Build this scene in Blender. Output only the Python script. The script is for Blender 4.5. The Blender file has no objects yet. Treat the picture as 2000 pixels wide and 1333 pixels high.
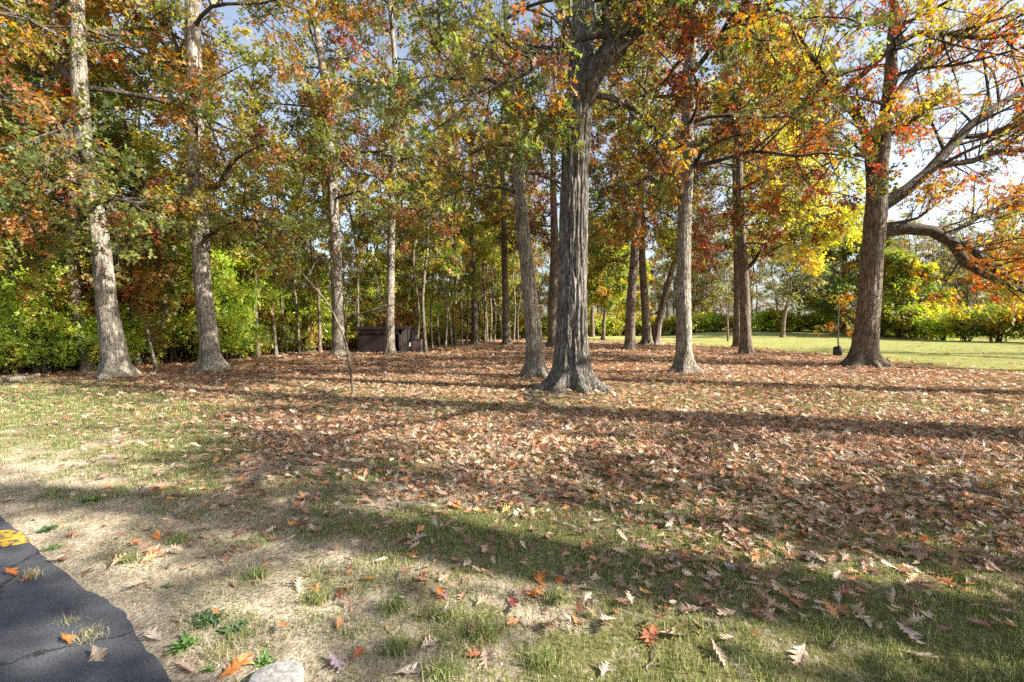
import bpy, math, random
import numpy as np
from mathutils import Vector

sc = bpy.context.scene
COL = sc.collection
R = math.radians

# ------------------------------------------------------------------ camera
FPX, CX, CY, HZ, CAMH = 900.0, 1000.0, 666.5, 635.0, 1.6
PITCH = math.atan((CY - HZ) / FPX)
cam_d = bpy.data.cameras.new("camera")
cam_d.sensor_width = 36.0
cam_d.lens = FPX / 2000.0 * 36.0
cam_d.clip_start = 0.05
cam_d.clip_end = 3000.0
cam = bpy.data.objects.new("camera", cam_d)
COL.objects.link(cam)
cam.location = (0, 0, CAMH)
cam.rotation_euler = (math.pi / 2 - PITCH, 0, 0)
sc.camera = cam

# ------------------------------------------------------------------ sky and sun
SUN_EL, SUN_AZ = R(33.0), R(74.0)          # azimuth measured from -Y (behind the camera) towards +X
SUN = Vector((math.sin(SUN_AZ) * math.cos(SUN_EL), -math.cos(SUN_AZ) * math.cos(SUN_EL), math.sin(SUN_EL)))
world = bpy.data.worlds.new("World")
sc.world = world
world.use_nodes = True
wn = world.node_tree.nodes
wl = world.node_tree.links
wn.clear()
sky = wn.new("ShaderNodeTexSky")
sky.sky_type = 'NISHITA'
sky.sun_disc = False
sky.sun_elevation = SUN_EL
sky.sun_rotation = math.atan2(SUN.x, SUN.y)
sky.air_density = 1.0
sky.dust_density = 2.6
shs = wn.new('ShaderNodeHueSaturation')
shs.inputs['Saturation'].default_value = 0.72
shs.inputs['Value'].default_value = 1.3
wl.new(sky.outputs[0], shs.inputs['Color'])
bg = wn.new("ShaderNodeBackground")
bg.inputs['Strength'].default_value = 0.066
wo = wn.new("ShaderNodeOutputWorld")
wl.new(shs.outputs[0], bg.inputs[0])
wl.new(bg.outputs[0], wo.inputs[0])
sun_d = bpy.data.lights.new("sun", 'SUN')
sun_d.energy = 5.0
sun_d.angle = R(0.53)
sun_d.color = (1.0, 0.93, 0.82)
sun = bpy.data.objects.new("sun", sun_d)
COL.objects.link(sun)
sun.rotation_euler = SUN.to_track_quat('Z', 'Y').to_euler()
sun.location = SUN * 60
sc.view_settings.view_transform = 'Standard'
sc.view_settings.look = 'None'
sc.view_settings.exposure = 1.8
sc.view_settings.gamma = 1.0
sc.view_settings.use_curve_mapping = False
sc.cycles.max_bounces = 5
sc.cycles.diffuse_bounces = 4
sc.cycles.glossy_bounces = 2
sc.cycles.transmission_bounces = 3
sc.cycles.transparent_max_bounces = 4
sc.cycles.use_denoising = False
sc.cycles.sample_clamp_indirect = 4.0

# ------------------------------------------------------------------ helpers
def ray(px, py):
    u = (px - CX) / FPX
    v = -(py - CY) / FPX
    return np.array([u, math.cos(PITCH) + v * math.sin(PITCH), -math.sin(PITCH) + v * math.cos(PITCH)])

def P(px, py, Y):
    d = ray(px, py)
    return np.array([0, 0, CAMH]) + d * (Y / d[1])

def G(px, py):
    d = ray(px, py)
    return np.array([0, 0, CAMH]) + d * (-CAMH / d[2])

def tag(o, label=None, cat=None, group=None, kind=None):
    if label: o['label'] = label
    if cat: o['category'] = cat
    if group: o['group'] = group
    if kind: o['kind'] = kind
    return o

def empty(name, loc, label, cat, group=None):
    o = bpy.data.objects.new(name, None)
    COL.objects.link(o)
    o.location = loc
    o.empty_display_size = 0.3
    return tag(o, label, cat, group)

def mesh(name, V, F, mat, parent=None, tint=None, smooth=False, loc=None):
    """V (n,3); F: list of int arrays (k, m) of faces of m corners."""
    me = bpy.data.meshes.new(name)
    V = np.asarray(V, dtype=np.float32)
    me.vertices.add(len(V))
    me.vertices.foreach_set('co', V.ravel())
    F = [np.asarray(f, dtype=np.int32) for f in F if len(f)]
    loops = np.concatenate([f.ravel() for f in F])
    tot = np.concatenate([np.full(len(f), f.shape[1], dtype=np.int32) for f in F])
    start = np.concatenate([[0], np.cumsum(tot)[:-1]]).astype(np.int32)
    me.loops.add(len(loops))
    me.loops.foreach_set('vertex_index', loops)
    me.polygons.add(len(tot))
    me.polygons.foreach_set('loop_start', start)
    me.polygons.foreach_set('use_smooth', np.full(len(tot), bool(smooth)))
    if tint is not None:
        a = me.attributes.new('tint', 'FLOAT_COLOR', 'POINT')
        t = np.ones((len(V), 4), dtype=np.float32)
        t[:, :3] = tint
        a.data.foreach_set('color', t.ravel())
    me.update(calc_edges=True)
    me.materials.append(mat)
    o = bpy.data.objects.new(name, me)
    COL.objects.link(o)
    if parent is not None: o.parent = parent
    if loc is not None: o.location = loc
    return o

def merge(parts):
    Vs, Fs, off = [], {}, 0
    for V, F in parts:
        if len(V) == 0: continue
        Vs.append(V)
        for f in F:
            f = np.asarray(f)
            if len(f): Fs.setdefault(f.shape[1], []).append(f + off)
        off += len(V)
    return np.concatenate(Vs), [np.concatenate(Fs[k]) for k in Fs]

class VNoise:
    """tileable 2-D value noise"""
    def __init__(s, seed, n=64):
        s.n = n
        s.g = np.random.default_rng(seed).random((n, n))
    def __call__(s, x, y):
        x = np.asarray(x, float); y = np.asarray(y, float)
        xi = np.floor(x).astype(int); yi = np.floor(y).astype(int)
        fx = x - xi; fy = y - yi
        fx = fx * fx * (3 - 2 * fx); fy = fy * fy * (3 - 2 * fy)
        n = s.n
        a = s.g[xi % n, yi % n]; b = s.g[(xi + 1) % n, yi % n]
        c = s.g[xi % n, (yi + 1) % n]; d = s.g[(xi + 1) % n, (yi + 1) % n]
        return (a * (1 - fx) + b * fx) * (1 - fy) + (c * (1 - fx) + d * fx) * fy

N1, N2, N3 = VNoise(1), VNoise(2), VNoise(3)
def fbm(n, x, y, o=3):
    t, a, s = 0, 0.5, 0
    for k in range(o):
        t = t + a * n(x * 2 ** k + 7.3 * k, y * 2 ** k + 3.1 * k); s += a; a *= 0.5
    return t / s
def sstep(a, b, x):
    t = np.clip((x - a) / (b - a), 0, 1)
    return t * t * (3 - 2 * t)

# ------------------------------------------------------------------ materials
def newmat(name):
    m = bpy.data.materials.new(name)
    m.use_nodes = True
    m.node_tree.nodes.clear()
    return m, m.node_tree.nodes, m.node_tree.links

def leaf_mat(name, translucency=0.5, gloss=0.03):
    m, n, l = newmat(name)
    at = n.new('ShaderNodeAttribute'); at.attribute_name = 'tint'
    d = n.new('ShaderNodeBsdfDiffuse')
    t = n.new('ShaderNodeBsdfTranslucent')
    g = n.new('ShaderNodeBsdfGlossy'); g.inputs['Roughness'].default_value = 0.55
    g.inputs['Color'].default_value = (0.9, 0.9, 0.9, 1)
    hs = n.new('ShaderNodeHueSaturation')
    hs.inputs['Saturation'].default_value = 1.15
    hs.inputs['Value'].default_value = 1.75
    l.new(at.outputs['Color'], d.inputs['Color'])
    l.new(at.outputs['Color'], hs.inputs['Color'])
    l.new(hs.outputs['Color'], t.inputs['Color'])
    a = n.new('ShaderNodeMixShader'); a.inputs[0].default_value = translucency
    b = n.new('ShaderNodeMixShader'); b.inputs[0].default_value = gloss
    l.new(d.outputs[0], a.inputs[1]); l.new(t.outputs[0], a.inputs[2])
    l.new(a.outputs[0], b.inputs[1]); l.new(g.outputs[0], b.inputs[2])
    o = n.new('ShaderNodeOutputMaterial')
    l.new(b.outputs[0], o.inputs[0])
    return m

M_LEAF = leaf_mat('tree_leaf')
M_LITTER = leaf_mat('dry_leaf', 0.2, 0.05)
M_GRASS = leaf_mat('grass_blade', 0.35, 0.04)

def ramp(n, stops, interp='LINEAR'):
    r = n.new('ShaderNodeValToRGB')
    cr = r.color_ramp
    cr.interpolation = interp
    while len(cr.elements) < len(stops): cr.elements.new(0.5)
    for e, (p, c) in zip(cr.elements, stops):
        e.position = p
        e.color = (*c, 1)
    return r

def bark_mat(name, dark, mid, light, scale=1.0, moss=0.35, bump=0.6):
    m, n, l = newmat(name)
    tc = n.new('ShaderNodeTexCoord')
    mp = n.new('ShaderNodeMapping')
    mp.inputs['Scale'].default_value = (24 * scale, 24 * scale, 2.0 * scale)
    l.new(tc.outputs['Object'], mp.inputs['Vector'])
    nz = n.new('ShaderNodeTexNoise'); nz.inputs['Scale'].default_value = 1.0
    nz.inputs['Detail'].default_value = 6; nz.inputs['Roughness'].default_value = 0.65
    nz.inputs['Distortion'].default_value = 0.4
    l.new(mp.outputs[0], nz.inputs['Vector'])
    rp = ramp(n, [(0.33, dark), (0.5, mid), (0.68, light)])
    l.new(nz.outputs['Fac'], rp.inputs[0])
    mv = n.new('ShaderNodeMapping'); mv.inputs['Scale'].default_value = (15 * scale, 15 * scale, 3.4 * scale)
    wob = n.new('ShaderNodeTexNoise'); wob.inputs['Scale'].default_value = 6; wob.inputs['Detail'].default_value = 3
    l.new(tc.outputs['Object'], wob.inputs['Vector'])
    wm = n.new('ShaderNodeMix'); wm.data_type = 'RGBA'; wm.blend_type = 'LINEAR_LIGHT'; wm.inputs['Factor'].default_value = .07
    l.new(tc.outputs['Object'], wm.inputs['A']); l.new(wob.outputs['Color'], wm.inputs['B'])
    l.new(wm.outputs['Result'], mv.inputs['Vector'])
    vo = n.new('ShaderNodeTexVoronoi'); vo.feature = 'DISTANCE_TO_EDGE'; vo.inputs['Scale'].default_value = 1.0
    l.new(mv.outputs[0], vo.inputs['Vector'])
    fr = ramp(n, [(0.0, (.34, .32, .3)), (0.16, (1, 1, 1))]); l.new(vo.outputs['Distance'], fr.inputs[0])
    fm = n.new('ShaderNodeMix'); fm.data_type = 'RGBA'; fm.blend_type = 'MULTIPLY'; fm.inputs['Factor'].default_value = 1.0
    l.new(rp.outputs[0], fm.inputs['A']); l.new(fr.outputs[0], fm.inputs['B'])
    vh = n.new('ShaderNodeMath'); vh.operation = 'MULTIPLY_ADD'; vh.inputs[1].default_value = 1.4
    vq = n.new('ShaderNodeMath'); vq.operation = 'MINIMUM'; vq.inputs[1].default_value = .25
    l.new(vo.outputs['Distance'], vq.inputs[0]); l.new(vq.outputs[0], vh.inputs[0]); l.new(nz.outputs['Fac'], vh.inputs[2])
    # big pale/dark patches
    n2 = n.new('ShaderNodeTexNoise'); n2.inputs['Scale'].default_value = 2.2
    n2.inputs['Detail'].default_value = 4
    l.new(tc.outputs['Object'], n2.inputs['Vector'])
    r2 = ramp(n, [(0.35, (0.72, 0.7, 0.66)), (0.65, (1.18, 1.18, 1.15))])
    l.new(n2.outputs['Fac'], r2.inputs[0])
    mu = n.new('ShaderNodeMix'); mu.data_type = 'RGBA'; mu.blend_type = 'MULTIPLY'
    mu.inputs['Factor'].default_value = 1.0
    l.new(fm.outputs['Result'], mu.inputs['A']); l.new(r2.outputs[0], mu.inputs['B'])
    # moss and lichen low on the bole
    sx = n.new('ShaderNodeSeparateXYZ'); l.new(tc.outputs['Object'], sx.inputs[0])
    mr = n.new('ShaderNodeMapRange'); mr.inputs[1].default_value = 0.0; mr.inputs[2].default_value = 0.9
    mr.inputs[3].default_value = 1.0; mr.inputs[4].default_value = 0.05
    l.new(sx.outputs['Z'], mr.inputs[0])
    n3 = n.new('ShaderNodeTexNoise'); n3.inputs['Scale'].default_value = 5.0; n3.inputs['Detail'].default_value = 5
    l.new(tc.outputs['Object'], n3.inputs['Vector'])
    r3 = ramp(n, [(0.5, (0, 0, 0)), (0.7, (1, 1, 1))])
    l.new(n3.outputs['Fac'], r3.inputs[0])
    mm = n.new('ShaderNodeMath'); mm.operation = 'MULTIPLY'
    l.new(mr.outputs[0], mm.inputs[0]); l.new(r3.outputs[0], mm.inputs[1])
    mk = n.new('ShaderNodeMath'); mk.operation = 'MULTIPLY'; mk.inputs[1].default_value = moss
    l.new(mm.outputs[0], mk.inputs[0])
    mx = n.new('ShaderNodeMix'); mx.data_type = 'RGBA'
    mx.inputs['B'].default_value = (0.13, 0.15, 0.045, 1)
    l.new(mk.outputs[0], mx.inputs['Factor']); l.new(mu.outputs['Result'], mx.inputs['A'])
    bp = n.new('ShaderNodeBump'); bp.inputs['Strength'].default_value = bump; bp.inputs['Distance'].default_value = 0.04
    l.new(vh.outputs[0], bp.inputs['Height'])
    d = n.new('ShaderNodeBsdfPrincipled'); d.inputs['Roughness'].default_value = 0.9
    d.inputs['Specular IOR Level'].default_value = 0.2
    l.new(mx.outputs['Result'], d.inputs['Base Color']); l.new(bp.outputs[0], d.inputs['Normal'])
    o = n.new('ShaderNodeOutputMaterial'); l.new(d.outputs[0], o.inputs[0])
    return m

M_BARK = bark_mat('oak_bark', (0.11, 0.092, 0.076), (0.28, 0.25, 0.21), (0.46, 0.425, 0.37))
M_BARK_BIG = bark_mat('furrowed_grey_bark', (0.08, 0.07, 0.062), (0.165, 0.15, 0.135), (0.29, 0.27, 0.245), 0.9, 0.45, 1.0)
M_BARK_BROWN = bark_mat('brown_bark', (0.075, 0.055, 0.042), (0.195, 0.155, 0.122), (0.33, 0.28, 0.23))
M_LIMB = bark_mat('limb_bark', (0.035, 0.028, 0.022), (0.10, 0.082, 0.065), (0.19, 0.165, 0.135), 0.8, 0.0)
M_PALEBARK = bark_mat('pale_bark', (0.12, 0.1, 0.08), (0.26, 0.23, 0.19), (0.40, 0.37, 0.32), 1.2, 0.2)

def simple_mat(name, c0, c1, scale, rough=0.85, bump=0.3, dist=0.01, spec=0.3, stretch=(1, 1, 1)):
    m, n, l = newmat(name)
    tc = n.new('ShaderNodeTexCoord')
    mp = n.new('ShaderNodeMapping'); mp.inputs['Scale'].default_value = stretch
    l.new(tc.outputs['Object'], mp.inputs[0])
    nz = n.new('ShaderNodeTexNoise'); nz.inputs['Scale'].default_value = scale
    nz.inputs['Detail'].default_value = 8; nz.inputs['Roughness'].default_value = 0.65
    l.new(mp.outputs[0], nz.inputs['Vector'])
    rp = ramp(n, [(0.32, c0), (0.68, c1)])
    l.new(nz.outputs['Fac'], rp.inputs[0])
    bp = n.new('ShaderNodeBump'); bp.inputs['Strength'].default_value = bump; bp.inputs['Distance'].default_value = dist
    l.new(nz.outputs['Fac'], bp.inputs['Height'])
    d = n.new('ShaderNodeBsdfPrincipled'); d.inputs['Roughness'].default_value = rough
    d.inputs['Specular IOR Level'].default_value = spec
    l.new(rp.outputs[0], d.inputs['Base Color']); l.new(bp.outputs[0], d.inputs['Normal'])
    o = n.new('ShaderNodeOutputMaterial'); l.new(d.outputs[0], o.inputs[0])
    return m

def ground_mat():
    m, n, l = newmat('park_ground')
    tc = n.new('ShaderNodeTexCoord')
    def noise(scale, detail=6, rough=0.6):
        z = n.new('ShaderNodeTexNoise'); z.inputs['Scale'].default_value = scale
        z.inputs['Detail'].default_value = detail; z.inputs['Roughness'].default_value = rough
        l.new(tc.outputs['Object'], z.inputs['Vector']); return z
    at = n.new('ShaderNodeAttribute'); at.attribute_name = 'tint'   # r grass, g litter, b lawn
    sep = n.new('ShaderNodeSeparateColor'); l.new(at.outputs['Color'], sep.inputs[0])
    nf = noise(42, 6, 0.6); nm = noise(2.6, 8, 0.68)
    soil = ramp(n, [(0.3, (0.12, 0.095, 0.068)), (0.45, (0.32, 0.27, 0.2)), (0.7, (0.49, 0.43, 0.345))])
    l.new(nf.outputs['Fac'], soil.inputs[0])
    soilp = ramp(n, [(0.36, (0.5, 0.47, 0.43)), (0.5, (0.95, 0.93, 0.9)), (0.66, (1.2, 1.18, 1.14))])
    l.new(nm.outputs['Fac'], soilp.inputs[0])
    sm = n.new('ShaderNodeMix'); sm.data_type = 'RGBA'; sm.blend_type = 'MULTIPLY'; sm.inputs['Factor'].default_value = 1
    l.new(soil.outputs[0], sm.inputs['A']); l.new(soilp.outputs[0], sm.inputs['B'])
    ng = noise(38, 8, 0.75)
    grass = ramp(n, [(0.32, (0.045, 0.05, 0.02)), (0.5, (0.135, 0.135, 0.05)), (0.7, (0.30, 0.275, 0.125))])
    l.new(ng.outputs['Fac'], grass.inputs[0])
    # grass weight broken by noise
    gw = n.new('ShaderNodeMath'); gw.operation = 'ADD'
    gs = n.new('ShaderNodeMapRange'); gs.inputs[1].default_value = 0.3; gs.inputs[2].default_value = 0.7
    gs.inputs[3].default_value = -0.45; gs.inputs[4].default_value = 0.45
    nb = noise(16, 6, 0.7); l.new(nb.outputs['Fac'], gs.inputs[0])
    l.new(sep.outputs[0], gw.inputs[0]); l.new(gs.outputs[0], gw.inputs[1])
    gc = n.new('ShaderNodeMapRange'); gc.inputs[1].default_value = 0.25; gc.inputs[2].default_value = 0.75
    l.new(gw.outputs[0], gc.inputs[0])
    m1 = n.new('ShaderNodeMix'); m1.data_type = 'RGBA'
    l.new(gc.outputs[0], m1.inputs['Factor']); l.new(sm.outputs['Result'], m1.inputs['A']); l.new(grass.outputs[0], m1.inputs['B'])
    # litter: cells of single leaves
    vo = n.new('ShaderNodeTexVoronoi'); vo.inputs['Scale'].default_value = 11.0
    l.new(tc.outputs['Object'], vo.inputs['Vector'])
    vs = n.new('ShaderNodeSeparateColor'); l.new(vo.outputs['Color'], vs.inputs[0])
    lit = ramp(n, [(0.0, (0.09, 0.055, 0.034)), (0.3, (0.22, 0.12, 0.068)), (0.55, (0.31, 0.2, 0.12)), (0.8, (0.42, 0.3, 0.205)), (1.0, (0.27, 0.11, 0.045))])
    l.new(vs.outputs[0], lit.inputs[0])
    lw = n.new('ShaderNodeMath'); lw.operation = 'GREATER_THAN'
    l.new(sep.outputs[1], lw.inputs[0]); l.new(vs.outputs[1], lw.inputs[1])
    m2 = n.new('ShaderNodeMix'); m2.data_type = 'RGBA'
    l.new(lw.outputs[0], m2.inputs['Factor']); l.new(m1.outputs['Result'], m2.inputs['A']); l.new(lit.outputs[0], m2.inputs['B'])
    # mown lawn
    nl = noise(0.9, 10, 0.8)
    lawn = ramp(n, [(0.32, (0.16, 0.2, 0.055)), (0.5, (0.29, 0.3, 0.1)), (0.66, (0.46, 0.4, 0.21))])
    l.new(nl.outputs['Fac'], lawn.inputs[0])
    m3 = n.new('ShaderNodeMix'); m3.data_type = 'RGBA'
    l.new(sep.outputs[2], m3.inputs['Factor']); l.new(m2.outputs['Result'], m3.inputs['A']); l.new(lawn.outputs[0], m3.inputs['B'])
    bp = n.new('ShaderNodeBump'); bp.inputs['Strength'].default_value = 1.0; bp.inputs['Distance'].default_value = 0.03
    ba = n.new('ShaderNodeMath'); ba.operation = 'ADD'
    l.new(nf.outputs['Fac'], ba.inputs[0]); l.new(nb.outputs['Fac'], ba.inputs[1])
    l.new(ba.outputs[0], bp.inputs['Height'])
    d = n.new('ShaderNodeBsdfDiffuse'); d.inputs['Roughness'].default_value = 0.5
    l.new(m3.outputs['Result'], d.inputs['Color']); l.new(bp.outputs[0], d.inputs['Normal'])
    o = n.new('ShaderNodeOutputMaterial'); l.new(d.outputs[0], o.inputs[0])
    return m

# ------------------------------------------------------------------ ground
EDGE = [(-400, 250), (-40, 24), (-9.5, 6.4), (0, 1010), (60, 1062), (130, 1125), (205, 1172), (262, 1222), (292, 1272), (345, 1333)]
edge_pts = []
for i, (a, b) in enumerate(EDGE):
    edge_pts.append(np.array([a, b], float) if i < 3 else G(a, b)[:2])
edge_pts += [np.array([-1.15, 1.55]), np.array([-0.2, 0.5]), np.array([1.6, -0.9]), np.array([6, -2.6]), np.array([40, -10]), np.array([400, -60])]
edge_pts = np.array(edge_pts)

def edge_dist(x, y):
    """signed distance to the asphalt edge, positive on the grass side"""
    x = np.asarray(x, float); y = np.asarray(y, float)
    best = np.full(x.shape, 1e9); sgn = np.ones(x.shape)
    for a, b in zip(edge_pts[:-1], edge_pts[1:]):
        d = b - a; L2 = d @ d
        t = np.clip(((x - a[0]) * d[0] + (y - a[1]) * d[1]) / L2, 0, 1)
        qx = x - (a[0] + t * d[0]); qy = y - (a[1] + t * d[1])
        dist = np.hypot(qx, qy)
        s = np.where(d[0] * qy - d[1] * qx > 0, 1.0, -1.0)
        better = dist < best
        best = np.where(better, dist, best); sgn = np.where(better, s, sgn)
    return best * sgn

MOUND = [G(a, b)[:2] for a, b in ((228, 740), (418, 728), (662, 697), (761, 694), (1046, 739), (1115, 764), (1337, 732), (1457, 694), (1688, 715))]
def ground_z(x, y):
    x = np.asarray(x, float); y = np.asarray(y, float)
    s = edge_dist(x, y) + 0.05 * (fbm(N1, x * 3.1, y * 3.1) - 0.5)
    s = s + .022 * (fbm(N2, x * 11, y * 11, 2) - .5)
    near = np.clip(s * 0.16, -0.05, 0.022)
    und = 0.05 * (fbm(N2, x * 0.45, y * 0.45) - 0.5) + 0.018 * (fbm(N3, x * 2.6, y * 2.6) - 0.5)
    md = 0
    for tx, ty in MOUND:
        md = md + .07 * np.exp(-(((x - tx) ** 2 + (y - ty) ** 2) / .75) ** 1.0)
    far = md + 0.9 * sstep(48, 70, y) * sstep(18, 34, x)       # low rise below the far hedge
    return near + und * sstep(0.0, 1.2, s) + far

LB_X = np.array([-30, -12, -7.2, -4.5, -2.4, 0, 1.9, 3.1, 6, 30]); LB_Y = np.array([15, 12.2, 9.4, 6.9, 4.8, 3.9, 3.1, 2.4, 1.6, 1.0])
LL_Y = np.array([0, 12, 14, 20, 26, 39, 48, 60, 90]); LL_X = np.array([28, 18, 15.5, 16.0, 16.5, 14, 7, -2, -4])
def lawn_w(x, y):
    return sstep(-1.0, 2.2, x - np.interp(y, LL_Y, LL_X) + 1.6 * (fbm(N1, x * .5, y * .5) - .5)) 
def litter_w(x, y):
    b = np.interp(x, LB_X, LB_Y) + 2.2 * (fbm(N2, x * 0.7, y * 0.7) - 0.5)
    d = (y - b)
    base = 0.15 * sstep(-3.2, -0.9, d) + 0.82 * sstep(-0.8, 1.8, d)
    patch = 0.45 + 0.8 * fbm(N3, x * 0.9 + 5, y * 0.9)
    w = np.clip(base * patch, 0, 0.95)
    w = np.where(y > 9, np.clip(w + 0.15 * sstep(9, 14, y), 0, 0.95), w)
    return w * (1 - 0.97 * lawn_w(x, y))
def dirt_w(x, y):
    s = edge_dist(x, y)
    d = 1 - sstep(0.5, 2.1, s + 0.9 * (fbm(N1, x * 1.3, y * 1.3) - 0.5))
    d = d * (1 - 0.85 * sstep(0.2, 1.4, x) )
    d = d * (1 - 0.6 * sstep(5.0, 6.5, y))
    d2 = 0.7 * np.exp(-(((x + 2.3) / 1.7) ** 2 + ((y - 3.6) / 1.2) ** 2) * 1.1)
    d3 = 0.85 * sstep(0.45, 0.62, fbm(N2, x * 1.5 + 9, y * 1.9)) * sstep(9, 6, y) * (1 - .6 * sstep(-.3, 1.0, x))
    return np.clip(np.maximum(np.maximum(d, d2), d3), 0, 1)
def grass_w(x, y):
    g = (1 - 0.86 * dirt_w(x, y)) * (0.55 + 0.75 * fbm(N1, x * 2.2 + 3, y * 2.2, 3))
    return np.clip(g, 0, 1)

def axis(parts):
    return np.unique(np.concatenate(parts).round(4))
gx = axis([np.arange(-6, 6, 0.06), np.arange(-14, 14, 0.25), np.arange(-60, 60, 1.5), np.linspace(-900, 900, 61)])
gy = axis([np.arange(1.2, 7, 0.06), np.arange(0, 16, 0.22), np.arange(-20, 90, 1.5), np.linspace(-900, 900, 61)])
XX, YY = np.meshgrid(gx, gy)
nx, ny = len(gx), len(gy)
V = np.stack([XX.ravel(), YY.ravel(), ground_z(XX, YY).ravel()], 1)
idx = np.arange(nx * ny).reshape(ny, nx)
Fq = np.stack([idx[:-1, :-1], idx[:-1, 1:], idx[1:, 1:], idx[1:, :-1]], -1).reshape(-1, 4)
T = np.stack([grass_w(V[:, 0], V[:, 1]), litter_w(V[:, 0], V[:, 1]) * sstep(7, 16, V[:, 1]), lawn_w(V[:, 0], V[:, 1])], 1)
tag(mesh('ground', V, [Fq], ground_mat(), tint=T, smooth=True), 'park ground of soil, short grass and fallen leaves', 'ground', kind='structure')

# ------------------------------------------------------------------ road
def road_mat():
    m, n, l = newmat('asphalt')
    tc = n.new('ShaderNodeTexCoord')
    def noise(scale, detail=6, rough=0.6):
        z = n.new('ShaderNodeTexNoise'); z.inputs['Scale'].default_value = scale
        z.inputs['Detail'].default_value = detail; z.inputs['Roughness'].default_value = rough
        l.new(tc.outputs['Object'], z.inputs['Vector']); return z
    a = noise(120, 5, 0.85); b = noise(2.2, 6)
    r1 = ramp(n, [(0.36, (0.03, 0.034, 0.042)), (0.54, (0.066, 0.072, 0.086)), (0.7, (0.19, 0.197, 0.21))]); l.new(a.outputs['Fac'], r1.inputs[0])
    r2 = ramp(n, [(0.35, (0.72, 0.72, 0.75)), (0.7, (1.5, 1.45, 1.35))]); l.new(b.outputs['Fac'], r2.inputs[0])
    mu = n.new('ShaderNodeMix'); mu.data_type = 'RGBA'; mu.blend_type = 'MULTIPLY'; mu.inputs['Factor'].default_value = 1
    l.new(r1.outputs[0], mu.inputs['A']); l.new(r2.outputs[0], mu.inputs['B'])
    # cracks
    ds = n.new('ShaderNodeMix'); ds.data_type = 'RGBA'; ds.blend_type = 'LINEAR_LIGHT'; ds.inputs['Factor'].default_value = 0.16
    c = noise(5, 5); l.new(tc.outputs['Object'], ds.inputs['A']); l.new(c.outputs['Color'], ds.inputs['B'])
    vo = n.new('ShaderNodeTexVoronoi'); vo.feature = 'DISTANCE_TO_EDGE'; vo.inputs['Scale'].default_value = 0.75
    l.new(ds.outputs['Result'], vo.inputs['Vector'])
    cr = ramp(n, [(0.0, (0.15, 0.15, 0.15)), (0.012, (1, 1, 1))]); l.new(vo.outputs['Distance'], cr.inputs[0])
    m2 = n.new('ShaderNodeMix'); m2.data_type = 'RGBA'; m2.blend_type = 'MULTIPLY'; m2.inputs['Factor'].default_value = 1
    l.new(mu.outputs['Result'], m2.inputs['A']); l.new(cr.outputs[0], m2.inputs['B'])
    bs = n.new('ShaderNodeMath'); bs.operation = 'MULTIPLY'; l.new(a.outputs['Fac'], bs.inputs[0]); l.new(cr.outputs[0], bs.inputs[1])
    bp = n.new('ShaderNodeBump'); bp.inputs['Strength'].default_value = 0.8; bp.inputs['Distance'].default_value = 0.008
    l.new(bs.outputs[0], bp.inputs['Height'])
    d = n.new('ShaderNodeBsdfPrincipled'); d.inputs['Roughness'].default_value = 0.72; d.inputs['Specular IOR Level'].default_value = 0.35
    l.new(m2.outputs['Result'], d.inputs['Base Color']); l.new(bp.outputs[0], d.inputs['Normal'])
    o = n.new('ShaderNodeOutputMaterial'); l.new(d.outputs[0], o.inputs[0])
    return m
# a broad sheet under the edge of the soil: the ground rises over it along the ragged border
ins, outs = [], []
for p in edge_pts:
    ins.append(p)
nrm = []
for i in range(len(edge_pts)):
    a = edge_pts[max(0, i - 1)]; b = edge_pts[min(len(edge_pts) - 1, i + 1)]
    d = (b - a) / np.linalg.norm(b - a)
    nrm.append(np.array([-d[1], d[0]]))
nrm = np.array(nrm)
e_in = edge_pts + nrm * 0.14
e_out = np.array([(-420, 180), (-60, -16), (-16, -6), (-12, -7), (-11, -7.2), (-10.5, -7.4), (-10, -7.5), (-9.5, -7.6), (-9, -7.7), (-8.5, -7.8), (-8, -8), (-6, -8.2), (-4, -9), (2, -12), (40, -22), (400, -90)], float)
n_e = len(edge_pts)
V = np.concatenate([np.c_[e_in, np.full(n_e, 0.0)], np.c_[e_out, np.full(n_e, 0.0)]])
Fq = np.array([[i, i + n_e, i + n_e + 1, i + 1] for i in range(n_e - 1)])
tag(mesh('road', V, [Fq], road_mat()), 'cracked dark asphalt at the lower left', 'road', kind='structure')
def worn_paint():
    m, n, l = newmat('worn_yellow_paint')
    tc = n.new('ShaderNodeTexCoord')
    z = n.new('ShaderNodeTexNoise'); z.inputs['Scale'].default_value = 24; z.inputs['Detail'].default_value = 8; z.inputs['Roughness'].default_value = .7
    l.new(tc.outputs['Object'], z.inputs['Vector'])
    r = ramp(n, [(0.44, (0.06, 0.06, 0.06)), (0.5, (0.45, 0.27, 0.02)), (0.7, (0.6, 0.39, 0.035))]); l.new(z.outputs['Fac'], r.inputs[0])
    d = n.new('ShaderNodeBsdfPrincipled'); d.inputs['Roughness'].default_value = .7
    l.new(r.outputs[0], d.inputs['Base Color'])
    o = n.new('ShaderNodeOutputMaterial'); l.new(d.outputs[0], o.inputs[0]); return m
pts = [(-60, 1030), (-20, 1034), (0, 1037), (20, 1036), (42, 1040), (50, 1050), (63, 1058), (40, 1064), (12, 1069), (-20, 1073), (-60, 1076)]
V = np.array([G(a, b) for a, b in pts]); V[:, 2] = 0.004
tag(mesh('road_marking', V, [np.arange(len(V))[None, :]], worn_paint()), 'worn yellow paint at the asphalt edge', 'road marking', kind='structure')

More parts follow.
